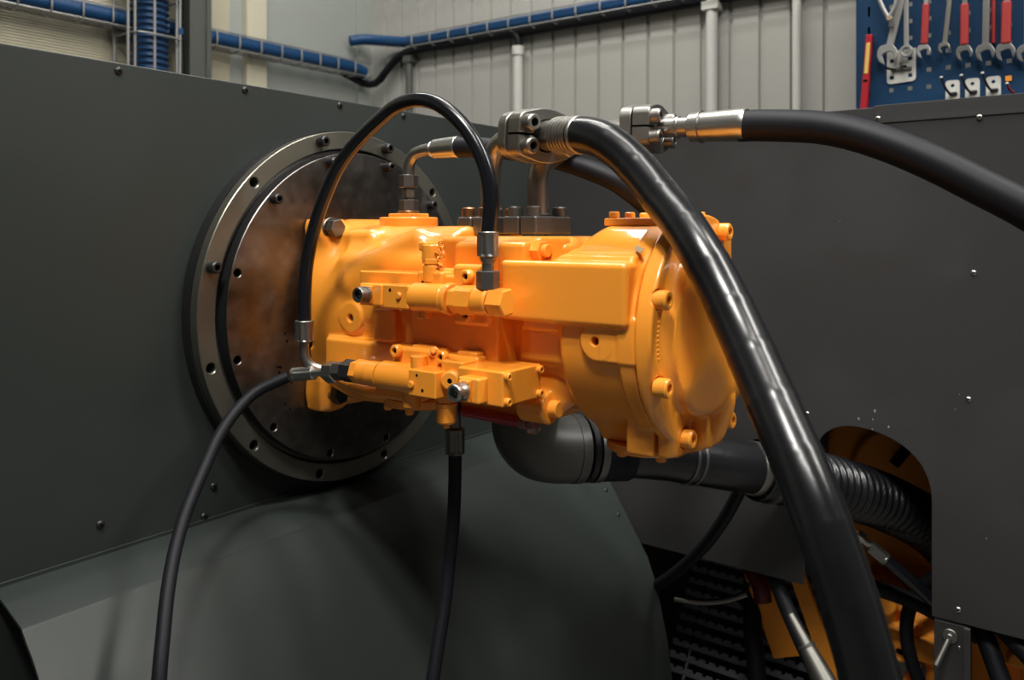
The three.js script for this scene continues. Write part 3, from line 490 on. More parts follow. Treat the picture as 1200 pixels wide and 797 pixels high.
  q('plug_tip', hex([0.366, 1.096, 0.730], [0, -1, 0], 0.007, 0.007)); q('relief_neck', hex([0.366, 1.127, 0.730], [0, -1, 0], 0.021, 0.009));
  q('cast_rib', tube([[0.11, 1.125, 0.675], [0.16, 1.118, 0.70], [0.22, 1.112, 0.715], [0.27, 1.112, 0.705]], 0.0085, 24, 12)); q('cast_rib', tube([[0.11, 1.103, 0.665], [0.17, 1.100, 0.685], [0.24, 1.104, 0.695]], 0.0095, 24, 12));
}

// ------------------------------------------------------------------ hoses
// crimped ferrule along d from a: ribs are grooves, fluted when flutes > 0
function ferrule(a, d, r, len, grooves = 0, flutes = 0) {
  const p = [[0, 0], [r * 0.62, 0], [r * 0.9, len * 0.05]];
  for (let i = 0; i < grooves; i++) { const s = 0.12 + 0.76 * i / grooves, w = 0.76 / grooves; p.push([r, len * s], [r, len * (s + w * 0.55)], [r * 0.89, len * (s + w * 0.68)], [r * 0.89, len * (s + w * 0.88)]); }
  if (flutes) p.push([r, len * 0.08], [r, len * 0.15], [r, len * 0.5], [r, len * 0.85]);
  p.push([r, len * 0.9], [r, len * 0.97], [r * 0.95, len], [0, len]);
  const g = lathe(p, flutes ? flutes * 6 : 36);
  if (flutes) { const P = g.attributes.position; for (let i = 0; i < P.count; i++) { const x = P.getX(i), z = P.getZ(i), y = P.getY(i); if (Math.hypot(x, z) > r * 0.8 && y > len * 0.1 && y < len * 0.9) { const k = 1 - 0.11 * (0.5 + 0.5 * Math.cos(Math.atan2(z, x) * flutes)); P.setX(i, x * k); P.setZ(i, z * k); } } g.computeVertexNormals(); }
  return along(creased(g, 30), a, d);
}
{ // small arched hose
  const t = thing('hydraulic_hose', 'thin glossy black hose arching high over the pump between its two control valves', 'hose', [0.28, 1.2, 0.73]);
  part(t, 'hose_line', tube([[0.127, 1.19, 0.738], [0.128, 1.238, 0.738], [0.131, 1.277, 0.736], [0.147, 1.325, 0.735], [0.164, 1.357, 0.735], [0.192, 1.396, 0.735], [0.228, 1.426, 0.735], [0.261, 1.446, 0.735], [0.292, 1.461, 0.735], [0.322, 1.465, 0.735], [0.347, 1.461, 0.735], [0.368, 1.451, 0.734], [0.394, 1.429, 0.732], [0.412, 1.404, 0.730], [0.423, 1.379, 0.728], [0.428, 1.351, 0.727], [0.426, 1.321, 0.727], [0.424, 1.305, 0.727]], 0.0087, 120, 20), M.hose);
  part(t, 'ferrule', ferrule([0.424, 1.283, 0.727], [0, 1, 0], 0.0122, 0.029, 0, 9), M.zincDull); part(t, 'ferrule', ferrule([0.127, 1.1675, 0.738], [0, 1, 0], 0.0122, 0.029, 0, 9), M.zincDull);
  part(t, 'neck', cyl([0.424, 1.268, 0.727], [0, 1, 0], 0.0068, 0.018, 20), M.zincDull); part(t, 'neck_bead', along(sharpLathe([[0, 0], [0.0068, 0], [0.0095, 0.005], [0.0095, 0.007], [0, 0.009]], 24), [0.424, 1.277, 0.727], [0, 1, 0]), M.zincDull);
  part(t, 'nut', hex([0.424, 1.2485, 0.727], [0, 1, 0], 0.0225, 0.0205, 0.1), M.dark, 'dark grey hex nut');
  part(t, 'elbow', tube([[0.127, 1.17, 0.738], [0.127, 1.158, 0.738], [0.1285, 1.147, 0.737], [0.134, 1.138, 0.733], [0.143, 1.133, 0.726], [0.150, 1.131, 0.720]], 0.0062, 32, 16), M.zincDull);
}
{ // thin hose, lower left, with the tee of fittings at the valve inlet
  const t = thing('hydraulic_hose', 'thin matt black hose hanging to the lower left from silver fittings', 'hose', [0.1, 1.0, 0.76]);
  part(t, 'hose_line', tube([[0.112, 1.1235, 0.752], [0.104, 1.118, 0.763], [0.090, 1.106, 0.786], [0.090, 1.085, 0.817], [0.100, 1.061, 0.847], [0.115, 1.037, 0.873], [0.131, 1.013, 0.899], [0.145, 0.991, 0.920], [0.164, 0.965, 0.942], [0.187, 0.937, 0.963], [0.207, 0.909, 0.979], [0.227, 0.874, 0.995], [0.242, 0.830, 1.006], [0.262, 0.70, 1.02], [0.33, 0.40, 1.03], [0.40, 0.02, 1.03]], 0.0074, 110, 18), M.hoseDull);
  const d = V(-1, -0.13, 0.24).normalize().toArray();
  part(t, 'ferrule', ferrule([0.150, 1.1305, 0.7385], d, 0.0088, 0.036, 0, 8), M.zinc);
  part(t, 'neck', cyl([0.176, 1.134, 0.736], d, 0.0048, 0.03, 16), M.zinc);
  part(t, 'nut', hex([0.170, 1.1335, 0.7365], [1, 0.08, 0], 0.0235, 0.019, 0.3), M.zinc, 'bright silver hex nut');
  part(t, 'adapter', hex([0.188, 1.137, 0.7375], [1, 0.05, 0], 0.021, 0.018, 0.1), M.dark); part(t, 'adapter_nut', hex([0.205, 1.1395, 0.738], [1, 0, 0], 0.0245, 0.019, 0.4), M.oxide);
}
{ // thin hose straight down
  const t = thing('hydraulic_hose', 'thin black hose hanging straight down from under the pump', 'hose', [0.3, 0.9, 0.65]);
  part(t, 'hose_line', tube([[0.314, 1.062, 0.655], [0.314, 1.040, 0.655], [0.314, 1.005, 0.655], [0.313, 0.952, 0.657], [0.313, 0.902, 0.665], [0.316, 0.864, 0.675], [0.322, 0.815, 0.695], [0.327, 0.781, 0.710], [0.336, 0.72, 0.73], [0.37, 0.5, 0.75], [0.42, 0.02, 0.75]], 0.0084, 90, 18), M.hoseDull);
  part(t, 'ferrule', ferrule([0.314, 1.0685, 0.655], [0, -1, 0], 0.0122, 0.033, 0, 9), M.dark); part(t, 'neck', cyl([0.314, 1.065, 0.655], [0, 1, 0], 0.0075, 0.035, 18), M.dark);
}
{ // thin hose from the top port, running behind the clamps
  const t = thing('hydraulic_hose', 'black hose leaving the top port through a bent silver tube, running behind the steel clamps', 'hose', [0.15, 1.34, 0.568]);
  part(t, 'hose_line', tube([[0.243, 1.4285, 0.568], [0.270, 1.4275, 0.562], [0.308, 1.424, 0.547], [0.345, 1.417, 0.525], [0.385, 1.4045, 0.503], [0.415, 1.393, 0.494], [0.446, 1.378, 0.484], [0.470, 1.357, 0.468], [0.484, 1.337, 0.448], [0.494, 1.308, 0.415], [0.499, 1.255, 0.385], [0.496, 1.159, 0.37], [0.47, 1.05, 0.36]], 0.0138, 90, 20), M.hoseDull);
  part(t, 'elbow', tube([[0.150, 1.392, 0.568], [0.150, 1.402, 0.568], [0.1525, 1.413, 0.568], [0.160, 1.4225, 0.568], [0.172, 1.427, 0.568], [0.186, 1.4288, 0.568], [0.205, 1.429, 0.568]], 0.0086, 40, 18), M.tubeSteel);
  part(t, 'ferrule', ferrule([0.200, 1.429, 0.568], [1, 0, 0], 0.0152, 0.046, 0, 0), M.zinc); part(t, 'ferrule_bead', along(sharpLathe([[0, 0], [0.010, 0], [0.0115, 0.003], [0.010, 0.006], [0, 0.006]], 24), [0.194, 1.429, 0.568], [1, 0, 0]), M.zinc);
  part(t, 'nut', hex([0.150, 1.376, 0.568], [0, 1, 0], 0.0245, 0.0185, 0.25), M.dark); part(t, 'middle_nut', hex([0.150, 1.361, 0.568], [0, 1, 0], 0.0185, 0.0125, 0.5), M.zincDull); part(t, 'lower_nut', hex([0.150, 1.342, 0.568], [0, 1, 0], 0.0245, 0.0165, 0.25), M.dark); part(t, 'seal_ring', cyl([0.150, 1.3385, 0.568], [0, 1, 0], 0.016, 0.004, 24), M.brass); part(t, 'thread', cyl([0.150, 1.356, 0.568], [0, 1, 0], 0.008, 0.022, 20), M.zincDull);
}
// split flange head with its back at p, facing along u
function splitFlange(t, p, u, m) {
  const s = new THREE.Shape(), a = 0.0455, b = 0.0325, q = new THREE.Quaternion().setFromUnitVectors(V(1, 0, 0), V(...u).normalize());
  const put = g => { g.rotateY(PI / 2); return g; }, turn = g => creased(g.applyQuaternion(q).translate(...p), 30);
  s.moveTo(-a, -0.010); s.lineTo(-a, 0.010); s.quadraticCurveTo(-a, 0.022, -0.034, 0.027); s.lineTo(-0.014, b); s.quadraticCurveTo(0, b + 0.003, 0.014, b); s.lineTo(0.034, 0.027); s.quadraticCurveTo(a, 0.022, a, 0.010); s.lineTo(a, -0.010); s.quadraticCurveTo(a, -0.022, 0.034, -0.027); s.lineTo(0.014, -b); s.quadraticCurveTo(0, -b - 0.003, -0.014, -b); s.lineTo(-0.034, -0.027); s.quadraticCurveTo(-a, -0.022, -a, -0.010);
  part(t, 'flange_head', turn(put(extr(s, 0.016, 0.0012, 10))), m);
  for (const k of [1, -1]) {                               // two clamp halves, a slit between them
    const h = new THREE.Shape(); h.moveTo(-0.0425, 0.0014); h.lineTo(-0.0425, 0.017); h.quadraticCurveTo(-0.041, 0.0255, -0.033, 0.0275); h.lineTo(-0.013, 0.0325); h.quadraticCurveTo(0, 0.0345, 0.013, 0.0325); h.lineTo(0.033, 0.0275); h.quadraticCurveTo(0.041, 0.0255, 0.0425, 0.017); h.lineTo(0.0425, 0.0014); h.lineTo(0.0195, 0.0014); h.absarc(0, 0, 0.0195, 0.06, PI - 0.06, false); h.closePath();
    const g = extr(h, 0.024, 0.0014, 12); if (k < 0) g.rotateZ(PI); put(g).translate(0.017, 0, 0); part(t, 'clamp_half', turn(g), m);
    for (const w of [1, -1]) capScrew(t, 'clamp_bolt', V(0.041, k * 0.0140, w * 0.0290).applyQuaternion(q).add(V(...p)).toArray(), V(1, 0, 0).applyQuaternion(q).toArray(), 0.0102, 0.0125, M.zincDull);
  }
}
const CLAMP = { p: V(0.3766, 1.4324, 0.5893), u: V(0.0986, -0.0078, 0.0298).normalize().toArray(), at(k) { return this.p.clone().addScaledVector(V(...this.u), k).toArray(); } };
function portFlange(t, x, z, m) {                           // split flange on top of the pump
  for (const k of [1, -1]) { const w = 0.0255; part(t, 'base_half', rbox(k > 0 ? x + 0.0008 : x - w, k > 0 ? x + w : x - 0.0008, 1.3085, 1.3315, z - 0.0405, z + 0.0405, 0.003, 2), m); }
  for (const a of [-1, 1]) for (const b of [-1, 1]) capScrew(t, 'base_bolt', [x + a * 0.0140, 1.3315, z + b * 0.0290], [0, 1, 0], 0.0094, 0.0125, m === M.zincDull ? M.brass : M.dark);
}
{
  const t = thing('pressure_tube', 'steel tube and bolted clamp head nearest the arched hose, feeding the thickest hose', 'pipe fitting', [0.302, 1.308, 0.568]);
  portFlange(t, 0.302, 0.568, M.zincDull);
  part(t, 'tube', tube([[0.302, 1.31, 0.568], [0.302, 1.36, 0.568], [0.302, 1.380, 0.568], [0.304, 1.401, 0.569], [0.312, 1.419, 0.571], [0.328, 1.430, 0.576], [0.350, 1.4335, 0.5815], CLAMP.at(0.003)], 0.0138, 40, 24), M.tubeSteel);
  splitFlange(t, CLAMP.at(0), CLAMP.u, M.zincDull);
}
{
  const t = thing('pressure_tube', 'upright steel tube on the right of the two top ports, feeding the rear hose', 'pipe fitting', [0.379, 1.308, 0.568]);
  portFlange(t, 0.379, 0.568, M.dark);
  part(t, 'tube', tube([[0.379, 1.31, 0.568], [0.379, 1.35, 0.568], [0.379, 1.380, 0.568], [0.3795, 1.396, 0.562], [0.383, 1.412, 0.536], [0.394, 1.432, 0.498], [0.408, 1.447, 0.462], [0.424, 1.4535, 0.434], [0.440, 1.4535, 0.42]], 0.0138, 60, 24), M.tubeSteel);
  part(t, 'weld_ring', cyl([0.379, 1.3315, 0.568], [0, 1, 0], 0.0165, 0.004, 28), M.dark);
  splitFlange(t, [0.434, 1.4535, 0.42], [1, -0.03, -0.12], M.zincDull);
}
{ // thickest hose
  const t = thing('hydraulic_hose', 'thickest black hose, sweeping down in front of the pump to the lower right', 'hose', [0.6, 1.2, 0.6]);
  const pts = [CLAMP.at(0.095), CLAMP.at(0.108), [0.504, 1.418, 0.624], [0.532, 1.402, 0.628], [0.561, 1.378, 0.635], [0.592, 1.349, 0.648], [0.626, 1.320, 0.667], [0.653, 1.291, 0.683], [0.678, 1.257, 0.694], [0.704, 1.222, 0.712], [0.731, 1.188, 0.736], [0.760, 1.152, 0.764], [0.783, 1.121, 0.784], [0.801, 1.089, 0.796], [0.819, 1.045, 0.801], [0.835, 0.990, 0.802], [0.842, 0.960, 0.803], [0.850, 0.921, 0.803], [0.86, 0.5, 0.80], [0.86, 0.022, 0.80]];
  part(t, 'hose_line', ribTube(pts, (s, L) => 0.0217 + 0.0005 * Math.pow(0.5 + 0.5 * Math.cos(s * L * 2 * PI / 0.052), 30) - 0.00025 * Math.sin(s * 23), 420, 32), M.hoseWrap);
  part(t, 'ferrule', ferrule(CLAMP.at(0.060), CLAMP.u, 0.0228, 0.046, 6, 0), M.zincDull); part(t, 'ferrule_cone', along(sharpLathe([[0, 0], [0.0185, 0], [0.0185, 0.02], [0.0195, 0.024], [0.0195, 0.034], [0, 0.034]], 32), CLAMP.at(0.035), CLAMP.u), M.dark);
}
{ // rear hose to the right
  const t = thing('hydraulic_hose', 'thick black hose running right from a long silver ferrule, in front of the grey panel', 'hose', [0.7, 1.4, 0.4]);
  part(t, 'hose_line', tube([[0.590, 1.4465, 0.42], [0.606, 1.446, 0.42], [0.652, 1.442, 0.420], [0.690, 1.437, 0.420], [0.727, 1.427, 0.420], [0.773, 1.408, 0.420], [0.817, 1.385, 0.420], [0.858, 1.360, 0.420], [0.897, 1.336, 0.420], [0.949, 1.296, 0.420], [1.05, 1.18, 0.42], [1.14, 0.9, 0.42], [1.17, 0.5, 0.42], [1.17, 0.02, 0.42]], 0.0200, 90, 28), M.hoseDull);
  part(t, 'ferrule', ferrule([0.520, 1.450, 0.42], [1, -0.03, 0], 0.0212, 0.080, 0, 0), M.zinc); part(t, 'ferrule_groove', along(sharpLathe([[0, 0], [0.0216, 0], [0.0216, 0.0012], [0, 0.0012]], 32), [0.538, 1.4495, 0.42], [1, -0.03, 0]), M.zincDull);
  part(t, 'neck', cyl([0.462, 1.4535, 0.42], [1, -0.05, 0], 0.0135, 0.06, 24), M.zinc); part(t, 'neck_ring', cyl([0.503, 1.4518, 0.42], [1, -0.05, 0], 0.0155, 0.004, 24), M.zinc);
}

// ------------------------------------------------------------------ suction elbow, pipe and ribbed suction hose
{
  const t = thing('suction_pipe', 'wide black suction elbow and pipe below the pump with rubber coupling', 'pipe', [0.3, 0.95, 0.44]);
  const el = [[0.281, 1.10, 0.461], [0.281, 1.046, 0.461], [0.284, 1.018, 0.459], [0.293, 1.000, 0.447], [0.308, 0.992, 0.427], [0.326, 0.9895, 0.402]];
  part(t, 'elbow', ribTube(el, s => 0.0495, 40, 40), M.elbow);
  const d = V(0.55, -0.08, -0.83).normalize(), p0 = V(0.326, 0.9895, 0.402), at = k => p0.clone().addScaledVector(d, k).toArray(), D = d.toArray();
  part(t, 'elbow_collar', along(sharpLathe([[0, 0], [0.0505, 0], [0.0505, 0.014], [0.046, 0.015], [0, 0.015]], 40), at(-0.004), D), M.elbow);
  part(t, 'joint_groove', cyl(at(0.008), D, 0.044, 0.01, 40), M.hole); part(t, 'joint_ring', cyl(at(0.015), D, 0.0495, 0.010, 40), M.pipe); part(t, 'clamp_band', along(sharpLathe([[0, 0], [0.0500, 0], [0.0500, 0.011], [0, 0.011]], 40), at(0.028), D), M.dark);
  part(t, 'rubber_sleeve', along(sharpLathe([[0, 0], [0.0485, 0], [0.0485, 0.05], [0.043, 0.062], [0, 0.062]], 40), at(0.036), D), M.hoseDull);
  part(t, 'pipe', ribTube([at(0.02), [0.380, 0.9805, 0.335], [0.419, 0.969, 0.278], [0.481, 0.946, 0.198], [0.515, 0.931, 0.142]], s => 0.0395, 40, 36), M.pipe);
  const e = V(0.52, -0.22, -0.83).normalize().toArray();
  for (const q of [[0.436, 0.963, 0.257], [0.444, 0.960, 0.246]]) part(t, 'hose_clip', along(sharpLathe([[0, 0], [0.0408, 0], [0.0412, 0.002], [0.0408, 0.005], [0, 0.005]], 40), q, e), M.dark);
  part(t, 'end_band', along(sharpLathe([[0, 0], [0.0415, 0], [0.0425, 0.003], [0.0425, 0.016], [0.041, 0.018], [0, 0.018]], 40), [0.505, 0.9355, 0.158], e), M.zincDull, 'dull silver band');
}
{
  const t = thing('suction_hose', 'wide black ribbed suction hose going into the arched opening', 'hose', [0.6, 0.88, 0]);
  part(t, 'hose_line', ribTube([[0.512, 0.932, 0.147], [0.545, 0.915, 0.092], [0.594, 0.884, 0.003], [0.652, 0.838, -0.105], [0.712, 0.775, -0.200], [0.765, 0.70, -0.245]], (s, L) => 0.0475 + 0.0022 * Math.sin(s * L * 2 * PI / 0.0155), 420, 36), M.pipe);
  part(t, 'hose_clip', along(sharpLathe([[0, 0], [0.051, 0], [0.0515, 0.003], [0.051, 0.008], [0, 0.008]], 40), [0.522, 0.927, 0.131], V(0.52, -0.25, -0.83).normalize().toArray()), M.dark);
}
{
  const t = thing('sight_tube', 'dark red tube with a clear end cap lying under the lower control valve', 'tube', [0.38, 1.088, 0.66]);
  part(t, 'tube', cyl([0.325, 1.0895, 0.652], [1, 0, 0.06], 0.0068, 0.098, 20), M.sightRed); part(t, 'collar', cyl([0.418, 1.0895, 0.6575], [1, 0, 0.06], 0.0075, 0.012, 20), M.clear); part(t, 'end_cap', rbox(0.432, 0.443, 1.080, 1.0965, 0.652, 0.666, 0.002), M.clear); part(t, 'core', cyl([0.428, 1.0895, 0.6585], [1, 0, 0.06], 0.0052, 0.013, 16), M.sightRed);
}
solo('hydraulic_hose', tube([[0.497, 0.925, 0.138], [0.486, 0.904, 0.135], [0.476, 0.886, 0.129], [0.448, 0.836, 0.116], [0.401, 0.769, 0.094], [0.325, 0.688, 0.048], [0.263, 0.631, 0.002], [0.194, 0.567, -0.05]], 0.0105, 70, 18), M.hoseDull, 'thin black hose curving down below the suction pipe and behind the apron', 'hose');

// ------------------------------------------------------------------ inside the machine
{
  const t = thing('gear_casing', 'dark orange machine casing behind the arched opening of the grey panel', 'machine', [0.68, 0.4, -0.3]);
  const f = field([['+', 0, F.box(0.68, 0.78, -0.372, 0.19, 0.26, 0.030, 0.03)], ['+', 0.02, F.cz(0.64, 0.83, 0.17, -0.395, -0.325, 0.02)], ['+', 0.02, F.cz(0.64, 0.83, 0.10, -0.34, -0.308, 0.01)], ['+', 0.01, F.box(0.72, 0.62, -0.33, 0.15, 0.012, 0.03, 0.005)]]);
  part(t, 'casing', nets(f, [0.46, 0.50, -0.41], [0.89, 1.06, -0.295], 0.005), M.orangeOld);
  part(t, 'strap', rbox(-0.010, 0.010, -0.06, 0.06, 0, 0.006, 0.002).rotateZ(-0.6).translate(0.655, 0.905, -0.304), M.hole);
  part(t, 'side_plate', box(0.42, 0.497, 0.80, 1.05, -0.30, -0.292), M.dark); part(t, 'bolt', cyl([0.482, 0.935, -0.292], [0, 0, 1], 0.014, 0.01, 20), M.zincDull);
  part(t, 'foot', rbox(0.60, 0.86, 0.02, 0.55, -0.37, -0.32, 0.004), M.orangeOld);
}
{
  const t = thing('hydraulic_motor', 'small orange motor with bolted ports inside the arched opening, below the ribbed hose', 'motor', [0.66, 0.45, -0.16]);
  const f = field([['+', 0, F.cx(0.61, -0.165, 0.055, 0.60, 0.78, 0.01)], ['+', 0.012, F.box(0.655, 0.635, -0.13, 0.025, 0.045, 0.03, 0.006)], ['+', 0.01, F.box(0.70, 0.60, -0.13, 0.04, 0.022, 0.035, 0.005)], ['+', 0.01, F.cz(0.648, 0.668, 0.022, -0.17, -0.085, 0.006)], ['+', 0.01, F.cz(0.676, 0.588, 0.016, -0.16, -0.085, 0.003)], ['+', 0.02, F.cap(0.75, 0.70, -0.15, 0.735, 0.52, -0.12, 0.024)], ['-', 0.004, F.cz(0.676, 0.588, 0.008, -0.10, -0.07, 0.001)], ['-', 0.005, F.box(0.685, 0.645, -0.09, 0.02, 0.012, 0.03, 0.003)], ['+', 0.008, F.cz(0.69, 0.53, 0.014, -0.16, -0.09, 0.003)]]);
  part(t, 'body', nets(f, [0.59, 0.485, -0.225], [0.79, 0.74, -0.075], 0.0032), M.orangeOld);
  part(t, 'socket', cyl([0.676, 0.588, -0.1], [0, 0, 1], 0.0078, 0.004, 12), M.hole);
  for (const [x, y] of [[0.64, 0.605], [0.715, 0.612], [0.70, 0.565]]) part(t, 'bolt', cyl([x, y, -0.11], [0, 0, 1], 0.008, 0.018, 16), M.orangeOld);
  part(t, 'support', rbox(0.62, 0.77, 0.056, 0.57, -0.20, -0.14, 0.004), M.dark);
  t.position.add(V(-0.017, -0.035, -0.08));
}
{
  const t = thing('hydraulic_hose', 'black hose with a bright square nut crossing the arched opening below the ribbed hose', 'hose', [0.67, 0.74, -0.05]);
  const a = V(0.618, 0.799, -0.032), b = V(0.735, 0.697, -0.072), d = b.clone().sub(a).normalize(), at = k => a.clone().addScaledVector(d, k).toArray(), D = d.toArray();
  part(t, 'nut', hex(at(0), D, 0.019, 0.014), M.zinc, 'bright silver nut'); part(t, 'neck', cyl(at(0.014), D, 0.0058, 0.016, 16), M.zinc); part(t, 'ferrule', ferrule(at(0.026), D, 0.0115, 0.034, 0, 8), M.zincDull); part(t, 'inlet', cyl(at(-0.02), D, 0.008, 0.021, 16), M.orangeOld);
  part(t, 'hose_line', tube([at(0.058), at(0.10), at(0.155), at(0.22)], 0.0105, 30, 18), M.hose);
}
{
  const t = thing('hydraulic_hose', 'black hose with a long tapered silver ferrule pointing down left of the thickest hose', 'hose', [0.56, 0.6, 0.0]);
  const a = V(0.5205, 0.652, 0.012), b = V(0.577, 0.574, 0.030), d = b.clone().sub(a).normalize(), at = k => a.clone().addScaledVector(d, k).toArray(), D = d.toArray();
  part(t, 'tube', along(sharpLathe([[0, 0], [0.0085, 0], [0.0125, 0.052], [0, 0.052]], 24), at(0.0), D), M.zincDull); part(t, 'ring', cyl(at(0.050), D, 0.0155, 0.006, 24), M.dark); part(t, 'ferrule', along(sharpLathe([[0, 0], [0.0145, 0], [0.0215, 0.07], [0, 0.07]], 28), at(0.054), D), M.zincDull);
  part(t, 'hose_line', tube([at(0.12), at(0.17), at(0.25)], 0.017, 20, 20), M.hoseDull);
}
solo('hydraulic_hose', tube([[0.455, 0.71, -0.06], [0.50, 0.668, -0.01], [0.545, 0.61, 0.02], [0.60, 0.53, 0.035], [0.65, 0.45, 0.03]], 0.0135, 50, 18), M.hoseDull, 'black hose beside the tapered silver ferrule, dropping from the edge of the grey panel', 'hose');
solo('hydraulic_hose', tube([[0.36, 0.70, -0.24], [0.375, 0.60, -0.20], [0.395, 0.52, -0.15], [0.42, 0.40, -0.12]], 0.018, 40, 18), M.hoseDull, 'thick dull black hose standing in front of the floor grating', 'hose');
solo('hydraulic_hose', tube([[0.735, 0.755, -0.125], [0.728, 0.727, -0.130], [0.699, 0.693, -0.133], [0.680, 0.645, -0.130], [0.678, 0.597, -0.130], [0.688, 0.556, -0.130], [0.708, 0.504, -0.130], [0.73, 0.40, -0.13]], 0.0115, 50, 16), M.hoseDull, 'black hose placed to darken the small orange motor, curving down inside the arched opening', 'hose');  // this hose and the next are placed to darken the motor
solo('hydraulic_hose', tube([[0.56, 0.69, -0.10], [0.594, 0.684, -0.104], [0.630, 0.685, -0.104], [0.664, 0.683, -0.104], [0.698, 0.678, -0.104], [0.738, 0.666, -0.104], [0.79, 0.645, -0.11]], 0.0135, 40, 16), M.hoseDull, 'black hose placed to shade the small orange motor, crossing level inside the arched opening', 'hose');
solo('orange_bracket', rbox(-0.028, 0.028, -0.085, 0.085, -0.008, 0.008, 0.003).rotateZ(0.38).translate(0.424, 0.560, -0.175), M.orangeOld, 'orange flat bracket hanging below the edge of the grey panel', 'bracket');
solo('orange_bracket', rbox(-0.015, 0.015, -0.11, 0.11, -0.006, 0.006, 0.002).rotateZ(0.36).translate(0.515, 0.557, -0.16), M.orangeOld, 'narrow orange bracket beside the thickest hose', 'bracket');
{
  const t = thing('valve_handle', 'dark red valve handle under the edge of the grey panel', 'handle', [0.43, 0.66, -0.06]);
  part(t, 'grip', tube([[0.36, 0.668, -0.170], [0.386, 0.647, -0.155], [0.413, 0.620, -0.14], [0.420, 0.591, -0.138]], 0.017, 20, 14), M.maroon); part(t, 'band', cyl([0.399, 0.626, -0.148], [0.5, -0.75, 0.2], 0.0185, 0.010, 20), M.zincDull);
}
solo('steel_rod', tube([[0.25, 0.565, -0.10], [0.30, 0.566, -0.115], [0.35, 0.58, -0.125], [0.392, 0.603, -0.128]], 0.006, 30, 12), M.zincDull, 'thin bright bent rod crossing the opening below the grey panel', 'rod');
{
  const t = thing('floor_grating', 'dark toothed steel grating seen through the opening below the grey panel', 'grating', [0.40, 0.3, -0.22]);
  for (let i = 0; i < 13; i++) {
    const s = [[0.20, -0.01]]; for (let k = 0; k < 15; k++) { const x = 0.20 + k * 0.022; s.push([x + 0.002, 0.004], [x + 0.014, 0.004], [x + 0.016, -0.002], [x + 0.020, -0.002]); } s.push([0.53, -0.01]);
    const y = 0.64 - i * 0.021, z = -0.36 + i * 0.016; part(t, 'slat', extr(shapeOf(s), 0.004).translate(0, y, z), M.galvanised);
  }
  for (const x of [0.24, 0.37, 0.50]) part(t, 'bearer', tube([[x, 0.64, -0.368], [x, 0.36, -0.155]], 0.006, 4, 8), M.oxide);
  part(t, 'stand', box(0.22, 0.52, 0.02, 0.37, -0.20, -0.15), M.hole);
}
{ // small orange unit right of the post
  const t = thing('orange_valve', 'orange valve body right of the bench post at the lower right corner', 'valve', [0.86, 0.5, -0.09]);
  const f = field([['+', 0, F.box(0.875, 0.60, -0.10, 0.05, 0.07, 0.03, 0.008)], ['+', 0.01, F.cz(0.855, 0.64, 0.02, -0.10, -0.055, 0.003)], ['+', 0.01, F.cap(0.81, 0.66, -0.11, 0.85, 0.56, -0.08, 0.013)], ['-', 0.004, F.box(0.845, 0.605, -0.065, 0.010, 0.03, 0.02, 0.004)]]);
  part(t, 'body', nets(f, [0.79, 0.52, -0.14], [0.935, 0.68, -0.045], 0.0032), M.orangeOld); part(t, 'stand', rbox(0.85, 0.90, 0.02, 0.54, -0.12, -0.08, 0.003), M.dark);
}
solo('hydraulic_hose', tube([[0.79, 0.71, -0.06], [0.815, 0.665, -0.03], [0.838, 0.615, -0.01], [0.865, 0.55, 0.0], [0.88, 0.45, 0.0]], 0.0145, 40, 18), M.hoseDull, 'black hose in the lower right corner, nearest the bench post', 'hose');
solo('hydraulic_hose', tube([[0.80, 0.72, -0.05], [0.845, 0.692, -0.025], [0.89, 0.655, -0.01], [0.94, 0.60, 0.0]], 0.0135, 40, 18), M.hoseDull, 'black hose in the lower right corner, just under the panel edge', 'hose');

// ------------------------------------------------------------------ behind the bench: cable trays, conduits, post
function tray(name, label, A, B, up, out, n, w, h, from, ribs) {     // basket of wires from A to B; out: unit vector away from the wall
  const t = thing(name, label, 'cable tray', A.toArray()), d = B.clone().sub(A), L = d.length(); d.normalize();
  const at = (s, u, o) => A.clone().addScaledVector(d, s).addScaledVector(up, u).addScaledVector(out, o).toArray();
  for (const [u, o] of [[0, 0], [0, w], [h, 0], [h, w], [0, w / 2]]) part(t, 'rail', cyl(at(0, u, o), d.toArray(), 0.0026, L, 8), M.wire);
  for (let i = 0; i <= n; i++) { const s = from + i * ribs; if (s > L) break; part(t, 'cross_wire', tube([at(s, h, -0.003), at(s, 0.006, -0.003), at(s, -0.003, 0.006), at(s, -0.003, w - 0.006), at(s, 0.006, w + 0.003), at(s, h, w + 0.003)], 0.003, 20, 6), M.wire); }
  return t;
}
const up = V(0, 1, 0);
tray('cable_tray', 'wire basket tray with blue conduit along the left cream wall', V(-1.345, 1.896, 1.2), V(-1.345, 1.896, -0.72), up, V(1, 0, 0), 30, 0.055, 0.05, 0.03, 0.082);
solo('cable_conduit', tube([[-1.315, 1.924, 1.2], [-1.315, 1.924, 0.4], [-1.315, 1.924, -0.4], [-1.315, 1.922, -0.66], [-1.313, 1.912, -0.70]], 0.0235, 60, 18), M.blue, 'blue conduit lying in the wire tray on the left wall', 'conduit');
tray('cable_tray', 'wire basket tray with blue conduit along the ribbed wall', V(-1.12, 1.990, -0.785), V(1.3, 1.972, -0.785), up, V(0, 0, 1), 40, 0.055, 0.04, 0.03, 0.088);
solo('cable_conduit', tube([[-1.345, 2.030, -0.66], [-1.32, 2.040, -0.70], [-1.26, 2.034, -0.735], [-1.12, 2.014, -0.755], [-0.85, 2.010, -0.757], [0, 2.004, -0.757], [1.3, 1.996, -0.757]], 0.0200, 100, 18), M.blue, 'blue conduit lying in the wire tray on the ribbed wall', 'conduit');
